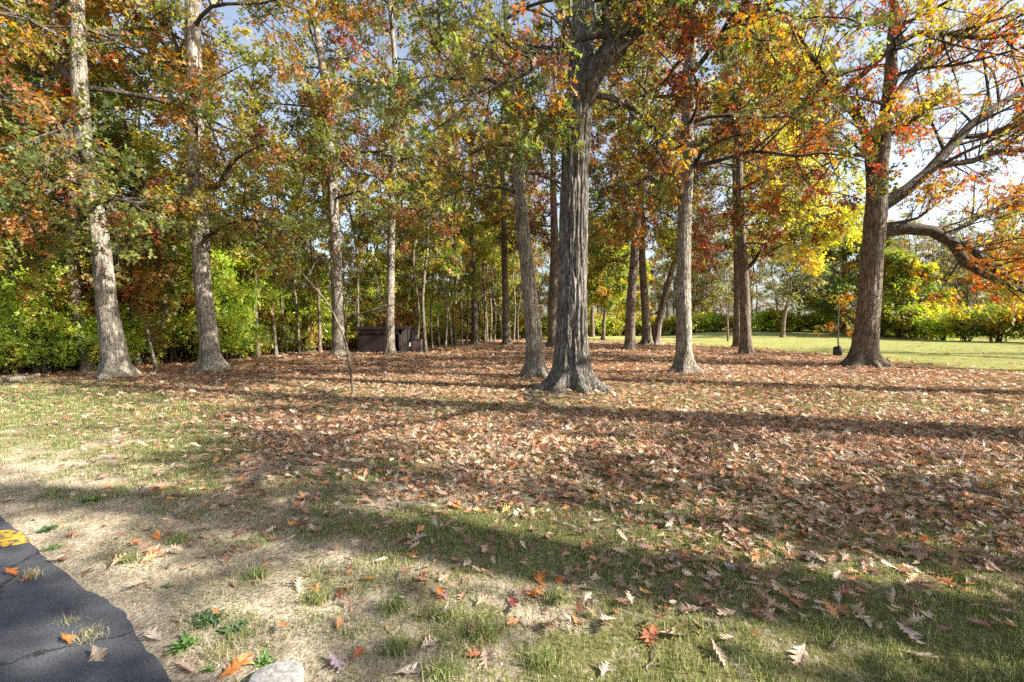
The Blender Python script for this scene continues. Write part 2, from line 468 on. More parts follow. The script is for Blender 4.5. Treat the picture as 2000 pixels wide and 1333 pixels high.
# ------------------------------------------------------------------ leaf templates
def leaf_template(nl, curl=0.12):
    """pinnate lobed leaf: midrib with lobes as triangles, unit length along +Y"""
    V = [(0, i / nl, -curl * (i / nl) ** 2) for i in range(nl + 1)]
    F = []
    w = {2: (0.36, 0.30), 3: (0.26, 0.38, 0.27), 4: (0.22, 0.36, 0.38, 0.22)}[nl]
    for i in range(nl):
        for s in (-1, 1):
            k = len(V)
            y = (i + 0.78) / nl
            V.append((s * w[i], min(y, .97), -curl * y * y + 0.10 * w[i] * (1 if i % 2 else -.4)))
            F.append((i, k, i + 1) if s < 0 else (i, i + 1, k))
    return np.array(V, float), np.array(F)
LT2, LT3, LT4 = leaf_template(2), leaf_template(3), leaf_template(4)
def broad_template():
    V = np.array([(0, 0, 0), (-.28, .35, .05), (-.2, .75, 0), (0, 1, -.1), (.2, .75, 0), (.28, .35, .05)], float)
    return V, np.array([(0, 3, 2), (0, 2, 1), (0, 4, 3), (0, 5, 4)])
LTB = broad_template()

def scatter_leaves(pos, axis, nrm, size, col, tmpl):
    """pos/axis/nrm (n,3), size (n,), col (n,3) -> V, F, tint"""
    TV, TF = tmpl
    axis = axis / np.linalg.norm(axis, axis=1, keepdims=True)
    side = np.cross(axis, nrm)
    side /= np.linalg.norm(side, axis=1, keepdims=True) + 1e-9
    up = np.cross(side, axis)
    V = (pos[:, None, :] + size[:, None, None] * (TV[None, :, 0, None] * side[:, None, :] + TV[None, :, 1, None] * axis[:, None, :] + TV[None, :, 2, None] * up[:, None, :]))
    n, k = len(pos), len(TV)
    F = (TF[None] + (np.arange(n) * k)[:, None, None]).reshape(-1, TF.shape[1])
    return V.reshape(-1, 3), F, np.repeat(col, k, axis=0)

# ------------------------------------------------------------------ tubes
def frames(path):
    """path (n,k,3) -> tangent, u, v"""
    t = np.gradient(path, axis=1)
    t /= np.linalg.norm(t, axis=2, keepdims=True) + 1e-9
    ref = np.where(np.abs(t[..., 2:3]) > 0.9, np.array([1.0, 0, 0]), np.array([0, 0, 1.0]))
    u = np.cross(t, ref); u /= np.linalg.norm(u, axis=2, keepdims=True) + 1e-9
    v = np.cross(t, u)
    return t, u, v
def tubes(path, rad, sides):
    path = np.asarray(path, float); rad = np.asarray(rad, float)
    n, k, _ = path.shape
    _, u, v = frames(path)
    a = np.arange(sides) * 2 * math.pi / sides
    V = path[:, :, None, :] + rad[:, :, None, None] * (np.cos(a)[None, None, :, None] * u[:, :, None, :] + np.sin(a)[None, None, :, None] * v[:, :, None, :])
    base = (np.arange(n) * k * sides)[:, None, None] + (np.arange(k - 1) * sides)[None, :, None] + np.arange(sides)[None, None, :]
    nxt = (np.arange(n) * k * sides)[:, None, None] + (np.arange(k - 1) * sides)[None, :, None] + ((np.arange(sides) + 1) % sides)[None, None, :]
    F = np.stack([base, nxt, nxt + sides, base + sides], -1).reshape(-1, 4)
    return V.reshape(-1, 3), [F]

def smooth_path(pts, rad, n):
    pts = np.asarray(pts, float); rad = np.asarray(rad, float)
    d = np.concatenate([[0], np.cumsum(np.linalg.norm(np.diff(pts, axis=0), axis=1))])
    t = np.linspace(0, d[-1], n)
    # Catmull-Rom through the points
    m = np.gradient(pts, d, axis=0)
    i = np.clip(np.searchsorted(d, t, side='right') - 1, 0, len(d) - 2)
    h = (d[i + 1] - d[i])[:, None]; s = ((t - d[i])[:, None]) / h
    out = (2 * s ** 3 - 3 * s ** 2 + 1) * pts[i] + (s ** 3 - 2 * s ** 2 + s) * h * m[i] + (-2 * s ** 3 + 3 * s ** 2) * pts[i + 1] + (s ** 3 - s ** 2) * h * m[i + 1]
    return out, np.interp(t, d, rad)

def trunk_mesh(pts, rad, step, sides, seed, flare=0.7, flare_h=0.45, lobes=5, ridge=0.05, ztop_fine=None):
    """upright bole with buttressed foot and bark ridges; pts start on the ground"""
    rng = np.random.default_rng(seed)
    L = np.linalg.norm(np.diff(np.asarray(pts), axis=0), axis=1).sum()
    n = max(8, int(L / step))
    c, r = smooth_path(pts, rad, n)
    # denser rings at the foot
    k = np.arange(sides) * 2 * math.pi / sides
    h = c[:, 2] - c[0, 2]
    ph = rng.random(6) * 6.28
    lob = np.zeros((1, sides))
    for j, kk in enumerate((lobes, lobes + 2, 3)):
        lob = lob + np.cos(kk * k + ph[j])[None] * (0.5, 0.35, 0.35)[j]
    fl = flare * 1.35 * (np.exp(-h / (flare_h * .42))[:, None] * (0.5 + 0.85 * np.maximum(lob, -.3)) + .3 * np.exp(-h / (flare_h * 1.3))[:, None] * (1 + .4 * lob))
    body = 1 + 0.035 * np.cos(2 * k + ph[3])[None] * np.ones((n, 1)) + 0.03 * np.cos(3 * k[None] + h[:, None] * .7 + ph[4])
    rr = r[:, None] * (body + fl)
    if ridge > 0:
        circ = max(10, int(2 * math.pi * r[0] / 0.055))
        nz = VNoise(seed + 5, circ)
        a = nz((k / (2 * math.pi) * circ)[None] + 0 * h[:, None], h[:, None] / 0.75 + 0 * k[None])
        nz2 = VNoise(seed + 9, circ * 2)
        b = nz2((k / (2 * math.pi) * circ * 2)[None] + 0 * h[:, None], h[:, None] / 0.3 + 0 * k[None])
        rid = (1 - np.abs(2 * a - 1)) * 0.7 + b * 0.3
        rr = rr + ridge * np.minimum(r[:, None] / 0.3, 1.2) * (rid - 0.5)
    V = np.stack([c[:, 0, None] + rr * np.cos(k)[None], c[:, 1, None] + rr * np.sin(k)[None], np.repeat(c[:, 2, None], sides, 1)], -1)
    V[0, :, 2] -= 0.12
    i = np.arange((n - 1) * sides).reshape(n - 1, sides)
    j = np.roll(i, -1, axis=1)
    F = np.stack([i, j, j + sides, i + sides], -1).reshape(-1, 4)
    cap = ((n - 1) * sides + np.arange(sides))[None]
    return V.reshape(-1, 3), [F, cap], c, r

# ------------------------------------------------------------------ branching
def unit(a):
    return a / (np.linalg.norm(a, axis=-1, keepdims=True) + 1e-9)

def children_of(path, rad, counts, rng, t0, t1, lscale, spread, up, K, parent_len, minlen=0.25, wander=0.12):
    """path (n,k,3): `counts` children per parent. returns paths, radii, lengths, parent index"""
    n, k, _ = path.shape
    pi = np.repeat(np.arange(n), counts)
    m = len(pi)
    t = t0 + (t1 - t0) * ((np.tile(np.arange(counts), n) + rng.random(m)) / counts)
    f = t * (k - 1); i = np.minimum(f.astype(int), k - 2); w = (f - i)[:, None]
    base = path[pi, i] * (1 - w) + path[pi, i + 1] * w
    d0 = unit(path[pi, i + 1] - path[pi, i])
    rb = rad[pi, i] * (1 - w[:, 0]) + rad[pi, i + 1] * w[:, 0]
    rnd = rng.normal(size=(m, 3))
    perp = unit(rnd - (rnd * d0).sum(1, keepdims=True) * d0)
    d = unit(d0 * (1 - spread * 0.6) + perp * spread + np.array([0, 0, up]))
    L = np.maximum(minlen, parent_len[pi] * lscale * (1.15 - 0.75 * t) * (0.7 + 0.6 * rng.random(m)))
    s = np.linspace(0, 1, K)
    out = base[:, None, :] + d[:, None, :] * (L[:, None] * s[None])[..., None]
    wv = np.cumsum(rng.normal(size=(m, K, 3)) * (wander * L / K ** 0.5)[:, None, None], axis=1) * s[None, :, None] * 0.6
    out = out + wv
    r = (np.minimum(rb * 0.62, 0.016 * L + 0.004)[:, None]) * (1 - 0.75 * s[None])
    return out, r, L, pi

PAL = {
    'green':  [((0.12, 0.19, 0.025), 4), ((0.20, 0.25, 0.032), 3.5), ((0.32, 0.29, 0.04), 2), ((0.32, 0.15, 0.025), .8)],
    'ygreen': [((0.26, 0.30, 0.035), 4), ((0.16, 0.22, 0.028), 3), ((0.46, 0.37, 0.04), 3), ((0.40, 0.19, 0.03), 1.3)],
    'mixed':  [((0.20, 0.235, 0.04), 4), ((0.10, 0.135, 0.03), 3), ((0.36, 0.29, 0.045), 2.2), ((0.38, 0.17, 0.035), 2.0), ((0.26, 0.09, 0.03), 1.2)],
    'orange': [((0.46, 0.20, 0.028), 4), ((0.50, 0.30, 0.035), 3.5), ((0.33, 0.095, 0.022), 2), ((0.24, 0.24, 0.035), 2.5)],
    'rust':   [((0.28, 0.10, 0.032), 3.4), ((0.19, 0.07, 0.03), 2), ((0.40, 0.19, 0.04), 2.4), ((0.16, 0.18, 0.035), 3), ((0.30, 0.27, 0.045), 1.5)],
    'red':    [((0.25, 0.06, 0.03), 1.9), ((0.17, 0.05, 0.03), 1.5), ((0.36, 0.15, 0.035), 2), ((0.16, 0.17, 0.035), 3), ((0.10, 0.12, 0.03), 2.4), ((0.3, 0.28, 0.05), 1.4)],
    'fire':   [((0.50, 0.15, 0.022), 3), ((0.36, 0.06, 0.02), 1.6), ((0.54, 0.29, 0.035), 3.4), ((0.27, 0.27, 0.035), 3), ((0.5, 0.4, 0.045), 2.6)],
    'yellow': [((0.60, 0.54, 0.06), 4), ((0.48, 0.47, 0.05), 3), ((0.62, 0.45, 0.055), 1.4), ((0.32, 0.36, 0.045), 2)],
    'olive':  [((0.13, 0.15, 0.035), 4), ((0.19, 0.19, 0.05), 3), ((0.22, 0.12, 0.045), 2), ((0.25, 0.22, 0.06), 1.5)],
    'shrub':  [((0.32, 0.42, 0.04), 4), ((0.22, 0.32, 0.03), 3), ((0.46, 0.48, 0.06), 2.5), ((0.40, 0.28, 0.05), .5)],
}
PSC = {'shrub': 1.15, 'yellow': .78, 'litter': 1.08, 'grass': 1.0, 'weed': .8, 'darkweed': 1.0, 'straw': 1.0, 'mixed': .88, 'ygreen': .85, 'fire': .7, 'orange': .7, 'red': .7, 'rust': .72}
def pick(pal, n, rng):
    c = np.array([p[0] for p in PAL[pal]]) * PSC.get(pal, 0.78); c = c * .9 + c.mean(1, keepdims=True) * .1; w = np.array([p[1] for p in PAL[pal]], float)
    return c[rng.choice(len(c), n, p=w / w.sum())]

def foliate(limbs, rng, pal, sub=9, twig=6, leaves=12, size=0.13, K=(9, 5, 4), big_above=None, tmpl=LT2, sub_up=0.1, droop=0.35, t0=0.22, lsub=0.5, spread=0.75, pal_top=None):
    """limbs: list of (path(k,3), rad(k)). returns per-limb geometry and the leaf arrays"""
    geo, LV = [], []
    size = size * 1.16; leaves = max(1, int(round(leaves * 1.0))) if leaves else 0
    for path, rad in limbs:
        path, rad = smooth_path(path, rad, K[0])
        L = np.array([np.linalg.norm(np.diff(path, axis=0), axis=1).sum()])
        ns = max(3, int(round(sub * min(1.6, 0.4 + L[0] / 5.0))))
        sp, sr, sl, _ = children_of(path[None], rad[None], ns, rng, t0, 1.0, lsub, spread, sub_up, K[1], L, 0.5)
        tp, tr, tl, ti = children_of(sp, sr, twig, rng, 0.15, 1.05, 0.55, 0.8, 0.02, K[2], sl, 0.28)
        g = [tubes(path[None], rad[None], 8), tubes(sp, sr, 5), tubes(tp, tr, 3)]
        geo.append(merge(g))
        # leaves
        lv = np.full(len(tp), leaves)
        if big_above is not None:
            lv = np.where(tp[:, 1, 2] > big_above, max(1, int(leaves * 0.16)), leaves)
        li = np.repeat(np.arange(len(tp)), lv)
        m = len(li)
        t = 0.15 + 0.95 * rng.random(m)
        f = np.minimum(t, 0.999) * (K[2] - 1); i = f.astype(int); w = (f - i)[:, None]
        b = tp[li, i] * (1 - w) + tp[li, i + 1] * w
        b = b + rng.normal(size=(m, 3)) * np.array([0.075, 0.075, 0.05]) * (size / 0.13)
        td = unit(tp[li, -1] - tp[li, 0])
        ax = unit(td * 0.5 + rng.normal(size=(m, 3)) * 0.75 + np.array([0, 0, -droop]))
        nr = rng.normal(size=(m, 3)) * 0.6 + np.array([0, 0, 0.9])
        sz = size * (0.65 + 0.7 * rng.random(m))
        if big_above is not None:
            sz = np.where(b[:, 2] > big_above, sz * 1.5, sz)
        sub_i = ti[li]
        cs = pick(pal, len(sp), rng)
        if pal_top is not None:
            ct = pick(pal_top[0], len(sp), rng)
            cs = np.where((sp[:, 0, 2] > pal_top[1])[:, None], ct, cs)
        c1 = cs[sub_i]; c2 = pick(pal, m, rng)
        col = np.where(rng.random((m, 1)) < 0.82, c1, c2) * (0.7 + 0.6 * rng.random((m, 1)))
        LV.append((b, ax, nr, sz, col))
    lv = [np.concatenate(a) for a in zip(*LV)]
    return geo, scatter_leaves(*lv, tmpl)

def auto_limbs(c, r, rng, z0, z1, n, Lmax, bias=(0, 0), elev=(5, 45), drop=0.35, low_frac=0.75):
    """limbs springing from a bole c (k,3) with radii r"""
    out = []
    zs = c[:, 2]
    ga = rng.random() * 6.28
    for i in range(n):
        f = (i + rng.random()) / n
        z = z0 + (z1 - z0) * f
        j = min(len(zs) - 1, int(np.searchsorted(zs, z)))
        p0 = c[j]; rb = r[j]
        az = ga + i * 2.4 + rng.normal() * 0.35
        prof = (low_frac + (1 - low_frac) * math.sin(min(1, f / 0.35) * math.pi / 2)) * (1 - 0.72 * max(0, (f - 0.35) / 0.65) ** 1.4)
        L = Lmax * prof * (0.75 + 0.4 * rng.random())
        el = R(elev[0] + (elev[1] - elev[0]) * f + rng.normal() * 8)
        h = np.array([math.cos(az) + bias[0], math.sin(az) + bias[1]]); h /= np.linalg.norm(h)
        s = np.linspace(0, 1, 6)
        horiz = L * math.cos(el) * s
        vert = L * (math.sin(el) * s - drop * (1 - 0.7 * f) * s ** 2.2) + 0.0
        path = p0[None] + np.c_[h[0] * horiz, h[1] * horiz, vert]
        path[1:] += np.cumsum(rng.normal(size=(5, 3)) * 0.085 * L / 2, axis=0) * np.array([1, 1, .8])
        path[:, 2] = np.maximum(path[:, 2], 2.4)
        rad = min(rb * 0.5, 0.014 * L + 0.012) * (1 - 0.82 * s)
        out.append((path, rad))
    return out

def limb_px(pts, Y, base_Y=None):
    """explicit limb: pts (px,py,width_px[,dY])"""
    p, r = [], []
    for q in pts:
        y = Y + (q[3] if len(q) > 3 else 0)
        p.append(P(q[0], q[1], y)); r.append(q[2] / 2 / FPX * y)
    return np.array(p), np.array(r)

TREES = {}
def tree(label, path, pal, H=21, z0=4.5, nlimb=22, Lmax=4.5, seed=0, bark=None, cat='oak tree', name='oak_tree', group=None,
         limbs=(), sub=9, twig=6, leaves=12, size=0.13, step=0.12, sides=36, flare=0.55, flare_h=0.4, ridge=0.035, bias=(0, 0), tmpl=LT2,
         elev=(5, 45), drop=0.35, Y=None, zvis=None, base=None, lobes=5, xsub=9, xleaves=None, pal_top=None, top_lean=0.0):
    rng = np.random.default_rng(seed + 1000)
    if base is None:
        b = G(path[0][0], path[0][1])
        Y = b[1] if Y is None else Y
        b = np.array([b[0], Y, 0.0]) if Y == b[1] else P(path[0][0], path[0][1], Y)
        b[2] = float(ground_z(b[0], b[1]))
        pts = [P(q[0], q[1], Y) for q in path]; rad = [q[2] / 2 / FPX * Y * .87 for q in path]
        pts[0] = b.copy()
        if zvis is None: zvis = float(P(1000, 0, Y)[2]) + 1.0
    else:
        b = np.array([base[0], base[1], float(ground_z(base[0], base[1]))]); Y = base[1]
        pts = [b + np.array(q[:3]) for q in path]; rad = [q[3] for q in path]
        if zvis is None: zvis = 3.0
    # carry the bole on up to its full height
    if pts[-1][2] < H:
        d = unit(pts[-1] - pts[-2]); zt = pts[-1][2]; p0 = pts[-1]; r0 = rad[-1]
        for f in (0.35, 0.7, 1.0):
            z = zt + (H - zt) * f
            pts.append(np.array([p0[0] + d[0] / max(d[2], .5) * (z - zt) * .5 + rng.normal() * .15, p0[1] + rng.normal() * .25, z])); rad.append(r0 * (1 - 0.85 * f))
    V, F, c, r = trunk_mesh(pts, rad, step, sides, seed, flare, flare_h, lobes, ridge)
    root = empty(name, b, label, cat, group)
    mesh('trunk', V - b, F, bark or M_BARK, root, smooth=True)
    geos, leafs = [], []
    if limbs:
        g, lv = foliate([(p, q) for p, q in limbs], rng, pal, lsub=.4, sub_up=.28, sub=xsub, twig=twig, leaves=leaves if xleaves is None else xleaves, size=size, big_above=zvis, tmpl=tmpl, pal_top=pal_top)
        geos += g; leafs.append(lv)
    if nlimb:
        al = auto_limbs(c, r, rng, z0, H * 0.98, nlimb, Lmax, bias, elev, drop)
        g, lv = foliate(al, rng, pal, sub=sub, twig=twig, leaves=leaves, size=size, big_above=zvis, tmpl=tmpl, pal_top=pal_top)
        geos += g; leafs.append(lv)
    for Vg, Fg in geos:
        mesh('limb', Vg - b, Fg, M_LIMB, root, smooth=True)
    if leaves:
        off, Vs, Fs, Ts = 0, [], [], []
        for (lV, lF, lT) in leafs:
            Vs.append(lV); Fs.append(lF + off); Ts.append(lT); off += len(lV)
        mesh('crown', np.concatenate(Vs) - b, [np.concatenate(Fs)], M_LEAF, root, tint=np.concatenate(Ts))
    TREES[label] = root
    return root

# ------------------------------------------------------------------ the trees in the park
Y1 = G(228, 740)[1]
tree('big grey oak with flared foot at the far left, thick limb reaching out left', [(228, 740, 46), (224, 690, 44), (212, 620, 40), (203, 540, 36), (190, 440, 33), (175, 360, 31), (163, 280, 32), (157, 180, 29), (152, 80, 27), (150, 0, 25)],
     'mixed', H=20, z0=3.6, nlimb=26, Lmax=5.0, seed=11, flare=0.85, pal_top=('ygreen', 8.5),
     limbs=[limb_px([(160, 285, 22), (110, 270, 18, -.3), (60, 245, 15, -.8), (0, 225, 12, -1.2), (-90, 200, 7, -1.5)], Y1),
            limb_px([(155, 170, 20), (95, 110, 16, .3), (40, 60, 13, .6), (-30, 10, 8, 1)], Y1),
            limb_px([(180, 400, 12), (215, 390, 9, -1), (260, 400, 6, -2), (300, 430, 3, -2.6)], Y1),
            limb_px([(170, 330, 12), (110, 360, 8, -1), (60, 410, 6, -1.8), (20, 450, 3, -2.2)], Y1),
            limb_px([(200, 500, 8), (150, 490, 6, -.8), (90, 500, 4, -1.3), (30, 520, 2, -1.5)], Y1)])
Y2 = G(418, 728)[1]
tree('tall straight pale oak, second from the left, bare bole against the sky', [(418, 728, 42), (412, 690, 38), (404, 630, 36), (396, 560, 34), (389, 440, 36), (384, 320, 34), (380, 180, 32), (377, 80, 31), (376, 0, 30)],
     'mixed', H=21, z0=4.2, nlimb=14, Lmax=3.8, seed=12, flare=0.7, pal_top=('orange', 11.0),
     limbs=[limb_px([(395, 365, 12), (430, 362, 11, -.2), (445, 330, 9, -.4), (470, 305, 5, -.7), (520, 280, 3, -1)], Y2),
            limb_px([(385, 170, 10), (350, 110, 8), (335, 60, 6), (310, 10, 4)], Y2),
            limb_px([(395, 470, 9), (440, 440, 7, -.6), (500, 430, 5, -1.2), (560, 460, 3, -1.6)], Y2),
            limb_px([(390, 430, 8), (350, 420, 6, -.6), (300, 380, 4, -1.0)], Y2)])
tree('grey oak behind the bare leaning sapling, left of the shed', [(662, 697, 28), (660, 620, 25), (655, 480, 23), (648, 350, 20), (640, 200, 18), (625, 100, 15), (610, 0, 12)],
     'mixed', H=24, z0=6.5, nlimb=24, Lmax=5.4, seed=13, size=0.16, leaves=12)
tree('slim oak rising right in front of the dark shed', [(761, 694, 19), (762, 600, 17), (764, 480, 16), (768, 350, 14), (774, 250, 12), (771, 120, 10), (760, 0, 8)],
     'rust', H=25, z0=7.0, nlimb=24, Lmax=4.8, seed=14, size=0.16, flare=0.5, pal_top=('red', 10))
tree('slim dark trunk at the end of the wood path, right of the shed', [(927, 673, 14), (926, 560, 12), (922, 460, 10), (920, 300, 8)],
     'ygreen', H=24, z0=7.5, nlimb=20, Lmax=4.8, seed=15, size=0.2, leaves=10, bark=M_BARK_BROWN)
tree('straight brown oak farther back, left of the two close central oaks', [(990, 675, 18), (988, 600, 16), (985, 500, 14), (983, 380, 11)],
     'rust', H=24, z0=8.5, nlimb=18, Lmax=4.4, seed=16, size=0.2, leaves=10, bark=M_BARK_BROWN)
Y7 = G(1045, 738)[1]
tree('oak leaning slightly left just behind the largest central oak', [(1046, 739, 42), (1044, 680, 38), (1038, 600, 35), (1030, 520, 32), (1020, 430, 30), (1012, 330, 26), (1005, 250, 22), (995, 120, 18), (988, 0, 14)],
     'mixed', H=22, z0=5.2, nlimb=26, Lmax=5.0, seed=17, flare=0.6, pal_top=('rust', 9))
tree('shaded brown oak half hidden behind the largest central oak', [(1080, 679, 22), (1080, 600, 20), (1083, 480, 17), (1080, 350, 13)],
     'red', H=23, z0=8.0, nlimb=18, Lmax=4.6, seed=18, size=0.19, leaves=10, bark=M_BARK_BROWN)
Y9 = G(1115, 762)[1]
tree('largest oak in the middle, thick furrowed grey bark, massive limb forking right', [(1115, 764, 70), (1116, 720, 66), (1117, 650, 62), (1118, 560, 58), (1120, 450, 57), (1123, 350, 56), (1127, 250, 56), (1131, 190, 54), (1135, 110, 47), (1139, 40, 45), (1142, -60, 42)],
     'mixed', H=20, z0=8.6, nlimb=16, Lmax=4.6, seed=19, flare=0.95, flare_h=0.42, step=0.045, sides=170, ridge=0.085, bark=M_BARK_BIG, tmpl=LT3, lobes=7,
     pal_top=('red', 8.0), xsub=11,
     limbs=[limb_px([(1126, 240, 40), (1142, 190, 44, -.3), (1160, 140, 43, -.45), (1185, 105, 41, -.55), (1220, 75, 37, -.6), (1262, 35, 33, -.65), (1320, -5, 27, -.6), (1400, -60, 16, -.7)], Y9),
            limb_px([(1222, 72, 16, -.55), (1180, 68, 14, -.7), (1130, 75, 12, -.9), (1085, 100, 11, -1.1), (1055, 130, 9, -1.2), (1000, 155, 7, -1.4), (930, 190, 5, -1.6), (870, 240, 4, -1.7), (815, 275, 3, -1.8)], Y9),
            limb_px([(1150, 185, 14), (1185, 190, 12, .3), (1225, 205, 10, .6), (1260, 235, 9, .8), (1285, 260, 8, 1.0), (1285, 300, 6, 1.1), (1325, 345, 4, 1.2)], Y9),
            limb_px([(1175, 120, 14, -.4), (1185, 60, 12, -.2), (1180, 0, 10, 0), (1200, -60, 8, 0)], Y9),
            limb_px([(1120, 250, 8), (1085, 235, 6, -.5), (1040, 250, 4, -1.0), (985, 300, 2, -1.4)], Y9)])
tree('brown-grey oak in the middle distance right of the largest oak', [(1230, 684, 23), (1232, 600, 21), (1239, 500, 19), (1246, 400, 17), (1250, 300, 13)],
     'rust', H=22, z0=7.8, nlimb=20, Lmax=4.8, seed=20, size=0.18, leaves=11, bark=M_BARK_BROWN)
tree('oak joined at its foot to a leaning stem, right of the middle', [(1265, 674, 20), (1260, 600, 17), (1254, 500, 14), (1253, 400, 11)],
     'red', H=21, z0=7.0, nlimb=16, Lmax=4.0, seed=21, size=0.19, leaves=10, bark=M_BARK_BROWN, flare=0.8)
tree('leaning stem slanting right from the foot of its neighbour', [(1280, 674, 17), (1290, 615, 15), (1303, 560, 14), (1316, 515, 12), (1335, 450, 10), (1350, 400, 8)],
     'rust', H=14, z0=6.6, nlimb=8, Lmax=3.0, seed=22, size=0.19, leaves=9, bark=M_BARK_BROWN)
Y13 = G(1337, 731)[1]
tree('straight pale oak with swollen foot, right of the largest central oak', [(1337, 732, 36), (1336, 690, 33), (1336, 620, 30), (1335, 540, 29), (1336, 450, 28), (1340, 340, 28), (1345, 200, 27), (1349, 100, 24), (1352, 0, 22)],
     'red', H=21, z0=4.8, nlimb=26, Lmax=4.6, seed=23, flare=0.95, flare_h=0.3, lobes=6, pal_top=('mixed', 9),
     limbs=[limb_px([(1350, 330, 10), (1362, 315, 9, -.2), (1372, 295, 7, -.5), (1420, 270, 5, -.9), (1470, 260, 3, -1.2)], Y13),
            limb_px([(1345, 240, 11), (1400, 240, 9, .4), (1460, 215, 8, .8), (1500, 190, 6, 1.0), (1560, 150, 4, 1.2)], Y13),
            limb_px([(1335, 340, 9), (1300, 315, 7, .3), (1265, 310, 4, .6)], Y13)])
tree('shaded oak touching the paler trunk before it, bright yellow crown', [(1440, 680, 17), (1440, 560, 15), (1438, 480, 13), (1436, 380, 11)],
     'yellow', H=21, z0=7.6, nlimb=34, Lmax=7.0, seed=24, size=0.2, leaves=15, bark=M_BARK_BROWN, bias=(0.75, -0.1))
tree('grey oak left of the lawn with a dark branch on its right side', [(1457, 694, 23), (1456, 650, 22), (1454, 580, 21), (1450, 500, 20), (1446, 430, 17), (1442, 300, 13)],
     'red', H=16.5, z0=5.2, nlimb=20, Lmax=3.9, seed=25, size=0.15, leaves=13, bark=M_BARK_BROWN,
     limbs=[limb_px([(1456, 525, 9), (1470, 515, 8, -.1), (1482, 495, 6, -.2), (1520, 470, 4, -.4)], G(1457, 694)[1])])
Y16 = G(1688, 715)[1]
tree('wide spreading oak on the right at the lawn edge, dark crooked limbs', [(1686, 717, 52), (1690, 670, 47), (1697, 600, 43), (1703, 500, 41), (1710, 420, 42), (1714, 370, 37), (1722, 300, 30), (1730, 240, 27), (1738, 170, 24), (1742, 90, 20), (1745, 0, 16)],
     'fire', H=17, z0=8.0, nlimb=15, Lmax=5.0, seed=26, flare=0.75, lobes=6, step=0.08, sides=80, ridge=0.05, bark=M_BARK_BROWN, xsub=11, xleaves=12, leaves=13, size=.12, tmpl=LT3,
     limbs=[limb_px([(1711, 400, 32), (1707, 345, 26, -.2), (1700, 290, 22, -.3), (1690, 250, 20, -.4), (1672, 222, 17, -.5), (1640, 190, 14, -.6), (1612, 155, 11, -.8), (1585, 110, 9, -1), (1560, 70, 6, -1.2)], Y16),
            limb_px([(1636, 185, 11, -.6), (1680, 150, 11, -.7), (1740, 95, 11, -.9), (1800, 62, 10, -1), (1860, 68, 10, -1.1), (1930, 75, 9, -1.2), (2010, 62, 8, -1.3), (2100, 40, 5, -1.3)], Y16),
            limb_px([(1716, 405, 30), (1745, 390, 24), (1790, 355, 21, .2), (1830, 320, 19, .3), (1870, 270, 17, .4), (1920, 225, 15, .5), (1970, 195, 12, .6), (2040, 150, 9, .6), (2110, 110, 5, .6)], Y16),
            limb_px([(1718, 452, 26), (1760, 447, 24, -.2), (1815, 450, 22, -.4), (1855, 468, 21, -.6), (1880, 510, 17, -.8), (1920, 535, 14, -.9), (1965, 555, 12, -1), (2010, 572, 9, -1.1), (2060, 600, 6, -1.2)], Y16),
            limb_px([(1858, 468, 13, -.6), (1890, 480, 14, -.7), (1925, 515, 12, -.8), (1960, 540, 10, -.9), (2020, 560, 8, -1)], Y16),
            limb_px([(1850, 460, 9, -.5), (1885, 440, 9, -.3), (1930, 415, 9, -.1), (1980, 400, 8, 0), (2060, 385, 5, 0)], Y16),
            limb_px([(1790, 352, 12, .2), (1830, 325, 12, .2), (1890, 318, 11, .1), (1950, 295, 10, 0), (2010, 295, 8, 0), (2090, 280, 4, 0)], Y16),
            limb_px([(1700, 285, 9, -.3), (1730, 268, 8, -.5), (1770, 245, 7, -.7), (1810, 215, 6, -.9), (1850, 190, 4, -1.1)], Y16),
            limb_px([(1735, 205, 14), (1765, 165, 12, .3), (1800, 120, 11, .5), (1850, 85, 8, .7), (1920, 60, 5, 1)], Y16),
            limb_px([(1720, 440, 7), (1770, 432, 6, -.3), (1805, 420, 5, -.4), (1820, 385, 4, -.5), (1870, 370, 3, -.5)], Y16),
            limb_px([(1870, 268, 9, .4), (1930, 262, 9, .3), (1975, 245, 8, .3), (2050, 210, 5, .3)], Y16),
            limb_px([(1690, 305, 6, -.3), (1650, 300, 5, -.5), (1620, 270, 4, -.6), (1575, 240, 3, -.8)], Y16),
            limb_px([(1672, 215, 7, -.5), (1620, 195, 6, -.5), (1565, 180, 4, -.5)], Y16)])

# ------------------------------------------------------------------ neighbouring trees beyond the frame edges (they shade the ground and reach in overhead)
def off_tree(label, x, y, pal, seed, H=19, z0=4.0, Lmax=5.5, n=24, **k):
    kw = dict(size=0.14, leaves=13, sub=9, sides=24, step=0.3, ridge=0.0, zvis=9.0, group='oaks standing outside the view')
    kw.update(k)
    return tree(label, [(0, 0, 0, .42), (.05, 0, 3, .36), (-.05, .1, 7, .32), (.1, 0, 12, .24)], pal, H=H, z0=z0, Lmax=Lmax, nlimb=n, seed=seed, base=(x, y), **kw)
off_tree('near oak just beyond the right edge, leafy branches reaching in at the top', 10.8, 5.6, 'red', 41, z0=5.0, Lmax=6.2, n=14, tmpl=LT3, leaves=8)
for i, (x, y) in enumerate([(20, 2.4), (26, 6.2), (15, 9.6), (24, -3.0), (36, 22), (31, 12)]):
    off_tree('tall oak standing outside the view, far to the right', x, y, ('rust', 'mixed', 'orange')[i % 3], 142 + i, zvis=2.0, leaves=(16, 14, 12, 12, 40, 14)[i], n=(9, 9, 8, 7, 15, 9)[i], Lmax=(2.8, 2.6, 2.4, 2.8, 6, 3)[i], z0=7.5, sub=7, twig=5)
